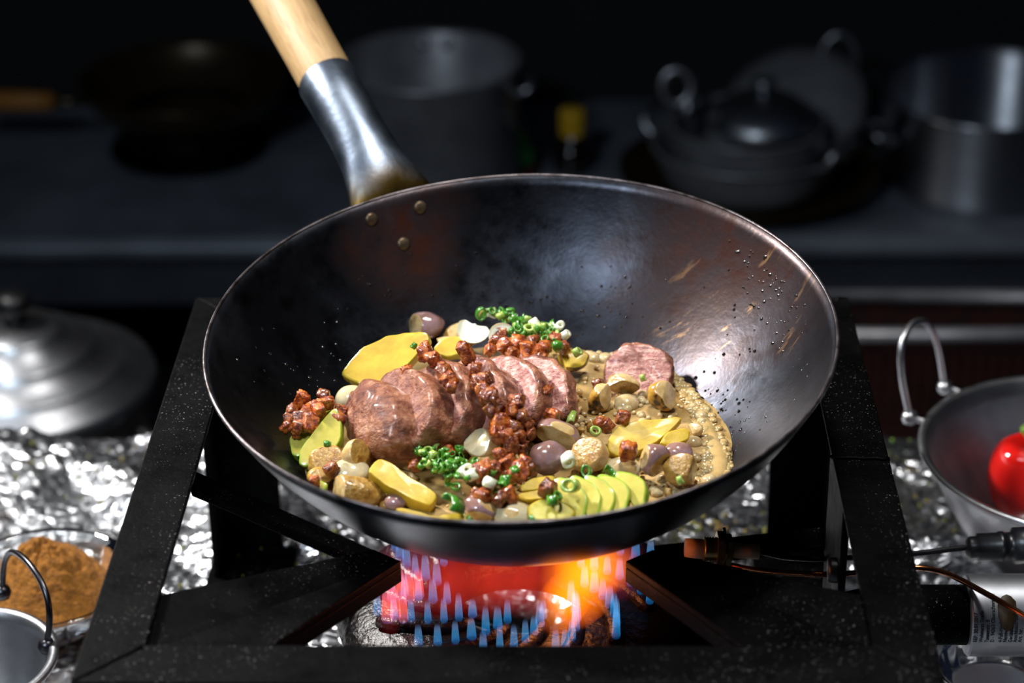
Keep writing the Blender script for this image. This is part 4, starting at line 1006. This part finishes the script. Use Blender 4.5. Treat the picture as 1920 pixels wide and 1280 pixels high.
for sx in (-1, 1): loop('loop_handle', (c.x+sx*(R-.001), c.y, ZC+hgt*.80), (sx, -.15, 0), .05, .018, .012, .0042, ALU, spn)
mk('rivet', *lathe([(0, .004), (.006, .002), (.007, 0)], (c.x-.012, c.y+R*.96, ZC+hgt-.015), (0, -1, 0), 12), ALU, spn)
mk('rivet', *lathe([(0, .004), (.006, .002), (.007, 0)], (c.x+.014, c.y+R*.96, ZC+hgt-.015), (0, -1, 0), 12), ALU, spn)
# iron wok on a ring at back left
c = at(345, 140, y=1.36); R = px2m(196, c)
iw = thing('iron_wok', (c.x, c.y, ZC+.02), 'dark iron wok with a wooden handle on the counter at back left', 'wok')
dep = c.z-ZC-.02
prof = [(.001, -dep+.002)]+[(R*math.sin(t), -dep*(math.cos(t)-math.cos(1.3))/(1-math.cos(1.3))) for t in np.linspace(.1, 1.3, 16)]
prof = [(r*R/prof[-1][0] if i else r, z) for i, (r, z) in enumerate(prof)]
prof += [(r+.002, z-.002) for r, z in reversed(prof[1:])] + [(.001, -dep)]
mk('bowl', *lathe(prof, c, n=72), DARKIRON, iw)
mk('handle_shank', *tube([at(160, 192, y=1.33), at(90, 190, y=1.33)], [.004, .007], 12), SOCK, iw)
mk('wooden_handle', *tube([at(102, 190, y=1.33), at(60, 190, y=1.33), at(-60, 188, y=1.33)], [.010, .0115, .0115], 14), WOOD2, iw)
wr = thing('wok_ring', (c.x, c.y, ZC), 'black ring stand on the counter carrying the dark iron wok', 'stand')
mk('ring', *lathe([(R*.62, .0), (R*.72, .0), (R*.60, .05), (R*.585, .05), (R*.62, .0)], (c.x, c.y, ZC), n=48), BLACK, wr)
mk('base_ring', *tube([(c.x+R*.72*math.cos(2*PI*k/48), c.y+R*.72*math.sin(2*PI*k/48), ZC+.006) for k in range(48)], .006, 10, True), BLACK, wr)
# bottles
def bottle(px, pyb, pyt, w, mb, mc, cap, label):
    b = at(px, pyb, z=ZC); top = at(px, pyt, y=b.y).z - ZC; r = px2m(w/2, b); t = thing('sauce_bottle', (b.x, b.y, ZC), label, 'bottle')
    hb_ = top - cap
    mk('bottle_body', *lathe([(.001, 0), (r*.95, 0), (r, .006), (r, hb_*.55), (r*.9, hb_*.65), (r*.42, hb_*.86), (r*.38, hb_), (.001, hb_)], b, n=32), mb, t); return t, b, hb_, r
SOY = simple('dark_sauce_glass', '#0a0806', '#140e0a', .08, 0, 20, coat=.6); CAPY = simple('yellow_plastic_cap', '#c89a10', '#d8ac20', .45, 0, 30); CAPG = simple('green_plastic_nozzle', '#2aa444', '#34b850', .4, 0, 30); LBLW = simple('pale_paper', '#8a8a90', '#a0a0a4', .6, 0, 30)
t, b, hb_, r = bottle(1073, 318, 204, 74, SOY, CAPY, .026, 'dark sauce bottle with a yellow cap behind the wok rim')
mk('cap', *lathe([(r*.62, hb_-.004), (r*.66, hb_-.002), (r*.66, hb_+.022), (r*.6, hb_+.026), (.001, hb_+.026)], b, n=28), CAPY, t)
mk('neck_label', *lathe([(r*.44, hb_*.84), (r*.42, hb_-.004)], b, n=28), LBLW, t)
t, b, hb_, r = bottle(971, 335, 232, 70, simple('chilli_sauce_bottle', '#4a1408', '#5a1c0c', .15, 0, 20, coat=.6), CAPG, .038, 'chilli sauce bottle with a green cone nozzle beside the stock pot')
mk('nozzle', *lathe([(r*.8, hb_-.006), (r*.82, hb_+.004), (r*.6, hb_+.016), (r*.26, hb_+.034), (r*.16, hb_+.038), (.001, hb_+.038)], b, n=28), CAPG, t)
# open pot at right
c = at(1862, 162, y=1.27); R = px2m(203, c); hgt = c.z-ZC
op = thing('cooking_pot', (c.x, c.y, ZC), 'shiny open steel pot on the counter at the right edge', 'pot')
mk('pot_body', *lathe([(.001, .003), (R*.93, .003), (R*.985, .012), (R*.985, hgt-.006), (R+.006, hgt), (R+.009, hgt-.001), (R+.007, hgt-.004), (R, hgt-.008), (R, .012), (R*.94, 0), (.001, 0)], (c.x, c.y, ZC), n=80), BRUSH, op)
loop('loop_handle', (c.x-R*.97, c.y-R*.25, ZC+hgt*.62), (-1, -.2, 0), .05, .022, .006, .0045, ALU, op)
loop('loop_handle', (c.x+R*.97, c.y-R*.25, ZC+hgt*.62), (1, -.2, 0), .05, .022, .006, .0045, ALU, op)
for dx in (-.35, .35): mk('rivet', *lathe([(0, .004), (.006, .002), (.007, 0)], (c.x-R*.9+dx*.03, c.y-R*.45, ZC+hgt*.6), (-.8, -.6, 0), 12), ALU, op)
# stack: wide dark plate, shallow pan, lids and small pans
c = at(1405, 318, z=ZC+.02); R = px2m(236, c)
pan('serving_plate', (c.x, c.y, ZC+.024), R, .024, DARKIRON, 'wide dark plate under the stacked pans on the counter', 'plate', foot=.62)
R2 = px2m(172, c); z2 = ZC+.0075
p2 = pan('shallow_pan', (c.x-.004, c.y-.006, z2+.05), R2, .047, ALUD, 'shallow aluminium pan with loop handles stacked on the dark plate', 'pan', foot=.8)
loop('loop_handle', (c.x-.004+R2*.80, c.y-.006-R2*.55, z2+.038), (.75, -.55, .2), .055, .022, .028, .0042, ALU, p2)
loop('loop_handle', (c.x-.004-R2*.80, c.y-.006+R2*.5, z2+.04), (-.75, .55, .2), .055, .022, .020, .0042, ALU, p2)
R3 = R2*.80; z3 = z2+.006
p3 = pan('small_saucepan', (c.x-.004, c.y+.002, z3+.062), R3, .058, ALUD, 'small dark saucepan nested inside the shallow pan', 'pan', foot=.8)
q = at(1268, 163, y=c.y+.02)
mk('ring_handle', *tube([q+Vector((.016*math.cos(a), .004*math.sin(a), .018*math.sin(a))) for a in np.linspace(0, 2*PI, 28)[:-1]], .0048, 10, True), ALU, p3)
mk('handle_stub', *tube([q+Vector((.016, 0, -.004)), (c.x-.004-R3*.85, c.y+.006, z3+.056)], .005, 10), ALU, p3)
ld = thing('pan_lid', (c.x+.012, c.y-.004, z3+.066), 'domed shiny lid on the small saucepan', 'lid')
lr = R3*.78
mk('dome', *lathe([(lr, 0), (lr*1.0, .002), (lr*.9, .012), (lr*.6, .024), (lr*.3, .029), (.001, .030)], (c.x+.012, c.y-.004, z3+.066), n=48), ALU, ld)
mk('knob', *lathe([(.006, .029), (.006, .036), (.013, .040), (.013, .046), (.001, .049)], (c.x+.012, c.y-.004, z3+.066), n=24), ALU, ld)
k0 = at(1495, 205, y=c.y+.10); k0.z = max(k0.z, ZC+.06)
kd = thing('leaning_pan', k0, 'grey pan leaning behind the stack with a tall loop handle', 'pan')
kn = Vector((-.25, -.45, .86))
mk('bowl', *lathe([(.001, .036), (.05, .033), (.075, .018), (.083, 0), (.086, .0), (.078, .021), (.052, .036), (.001, .039)], (k0.x, k0.y, k0.z-.012), kn, 56), ALUD, kd)
q = at(1572, 120, y=c.y+.14)
mk('loop_handle', *tube([q+Vector((.021*math.cos(a), .004*math.sin(a), .034*math.sin(a))) for a in np.linspace(0, 2*PI, 32)[:-1]], .0036, 10, True), ALU, kd)
# lidded pot behind the table at left, on a stool
c = at(40, 700, y=.62); R = px2m(252, c)
lp = thing('lidded_pot', (c.x, c.y, c.z-.16), 'aluminium pot with a stepped ring-ridged lid at far left', 'pot')
mk('pot_body', *lathe([(.001, -.157), (R*.9, -.157), (R*.92, -.02), (R*.95, -.012), (R*.93, -.012), (R*.9, -.16), (.001, -.16)], c, n=72), ALUD, lp)
pl = [(R*.99, -.012), (R, -.008), (R*.97, .0), (R*.80, .006), (R*.78, .012), (R*.76, .014), (R*.58, .020), (R*.56, .027), (R*.54, .029), (R*.36, .036), (R*.34, .042), (R*.32, .044), (R*.1, .048), (.001, .048)]
mk('lid', *lathe(pl, c, n=80), ALU, lp)
mk('lid_knob', *lathe([(.006, .047), (.006, .056), (.015, .062), (.016, .070), (.010, .075), (.001, .076)], c, n=24), simple('black_knob', '#0e0e10', '#18181a', .4), lp)
s0 = at(210, 775, y=c.y-R*.85)
loop('side_handle', (c.x+R*.7, c.y-R*.64, c.z-.03), (.7, -.7, 0), .07, .025, 0, .007, simple('black_bakelite', '#0a0a0c', '#141416', .4), lp)
sz = c.z-.16
sl = thing('low_stool', (c.x, c.y, ZF), 'dark low stool standing behind the table under the lidded pot', 'stool')
mk('seat', *box((c.x, c.y, sz-.015), (.34, .3, .03)), TABLEM, sl, False)
for sx in (-1, 1):
    for sy in (-1, 1): mk('leg', *box((c.x+sx*.15, c.y+sy*.13, (ZF+sz-.03)/2), (.03, .03, sz-.03-ZF)), TABLEM, sl, False)
# crate with a grey rim on the lower shelf at right
y0 = .84; zr = at(1760, 628, y=y0).z; xl, xr = at(1560, 628, y=y0).x, at(2150, 628, y=y0).x
zb = zr-.15
cr = thing('storage_crate', ((xl+xr)/2, y0+.04, zb), 'dark red mesh crate with a grey metal rim at right in front of the counter', 'crate')
REDM = simple('dark_red_mesh', '#3a120c', '#20100c', .6, 0, 60)
hC = zr-zb
for i in range(24):
    x = xl+.01+(xr-xl-.02)*i/23
    mk('slat', *box((x, y0, zb+hC/2), (.005, .004, hC)), REDM, cr, False)
for i in range(5): mk('slat', *box(((xl+xr)/2, y0+.003, zb+.01+(hC-.03)*i/4), (xr-xl, .003, .005)), REDM, cr, False)
mk('back_panel', *box(((xl+xr)/2, y0+.08, zb+hC/2), (xr-xl, .005, hC)), REDM, cr, False)
mk('bottom_panel', *box(((xl+xr)/2, y0+.04, zb+.003), (xr-xl, .08, .005)), REDM, cr, False)
mk('rim', *tube([(xl, y0, zr), (xr, y0, zr), (xr, y0+.08, zr), (xl, y0+.08, zr)], .007, 10, True), ALUD, cr)

rs = thing('crate_rack', ((xl+xr)/2, y0+.04, ZF), 'dark low rack standing under the red mesh crate', 'rack')
mk('rack_top', *box(((xl+xr)/2, y0+.04, zb-.012), (xr-xl+.02, .10, .022)), TABLEM, rs, False)
for x in (xl+.02, xr-.02):
    for y in (y0+.01, y0+.07): mk('leg', *box((x, y, (ZF+zb-.023)/2), (.025, .025, zb-.023-ZF)), TABLEM, rs, False)
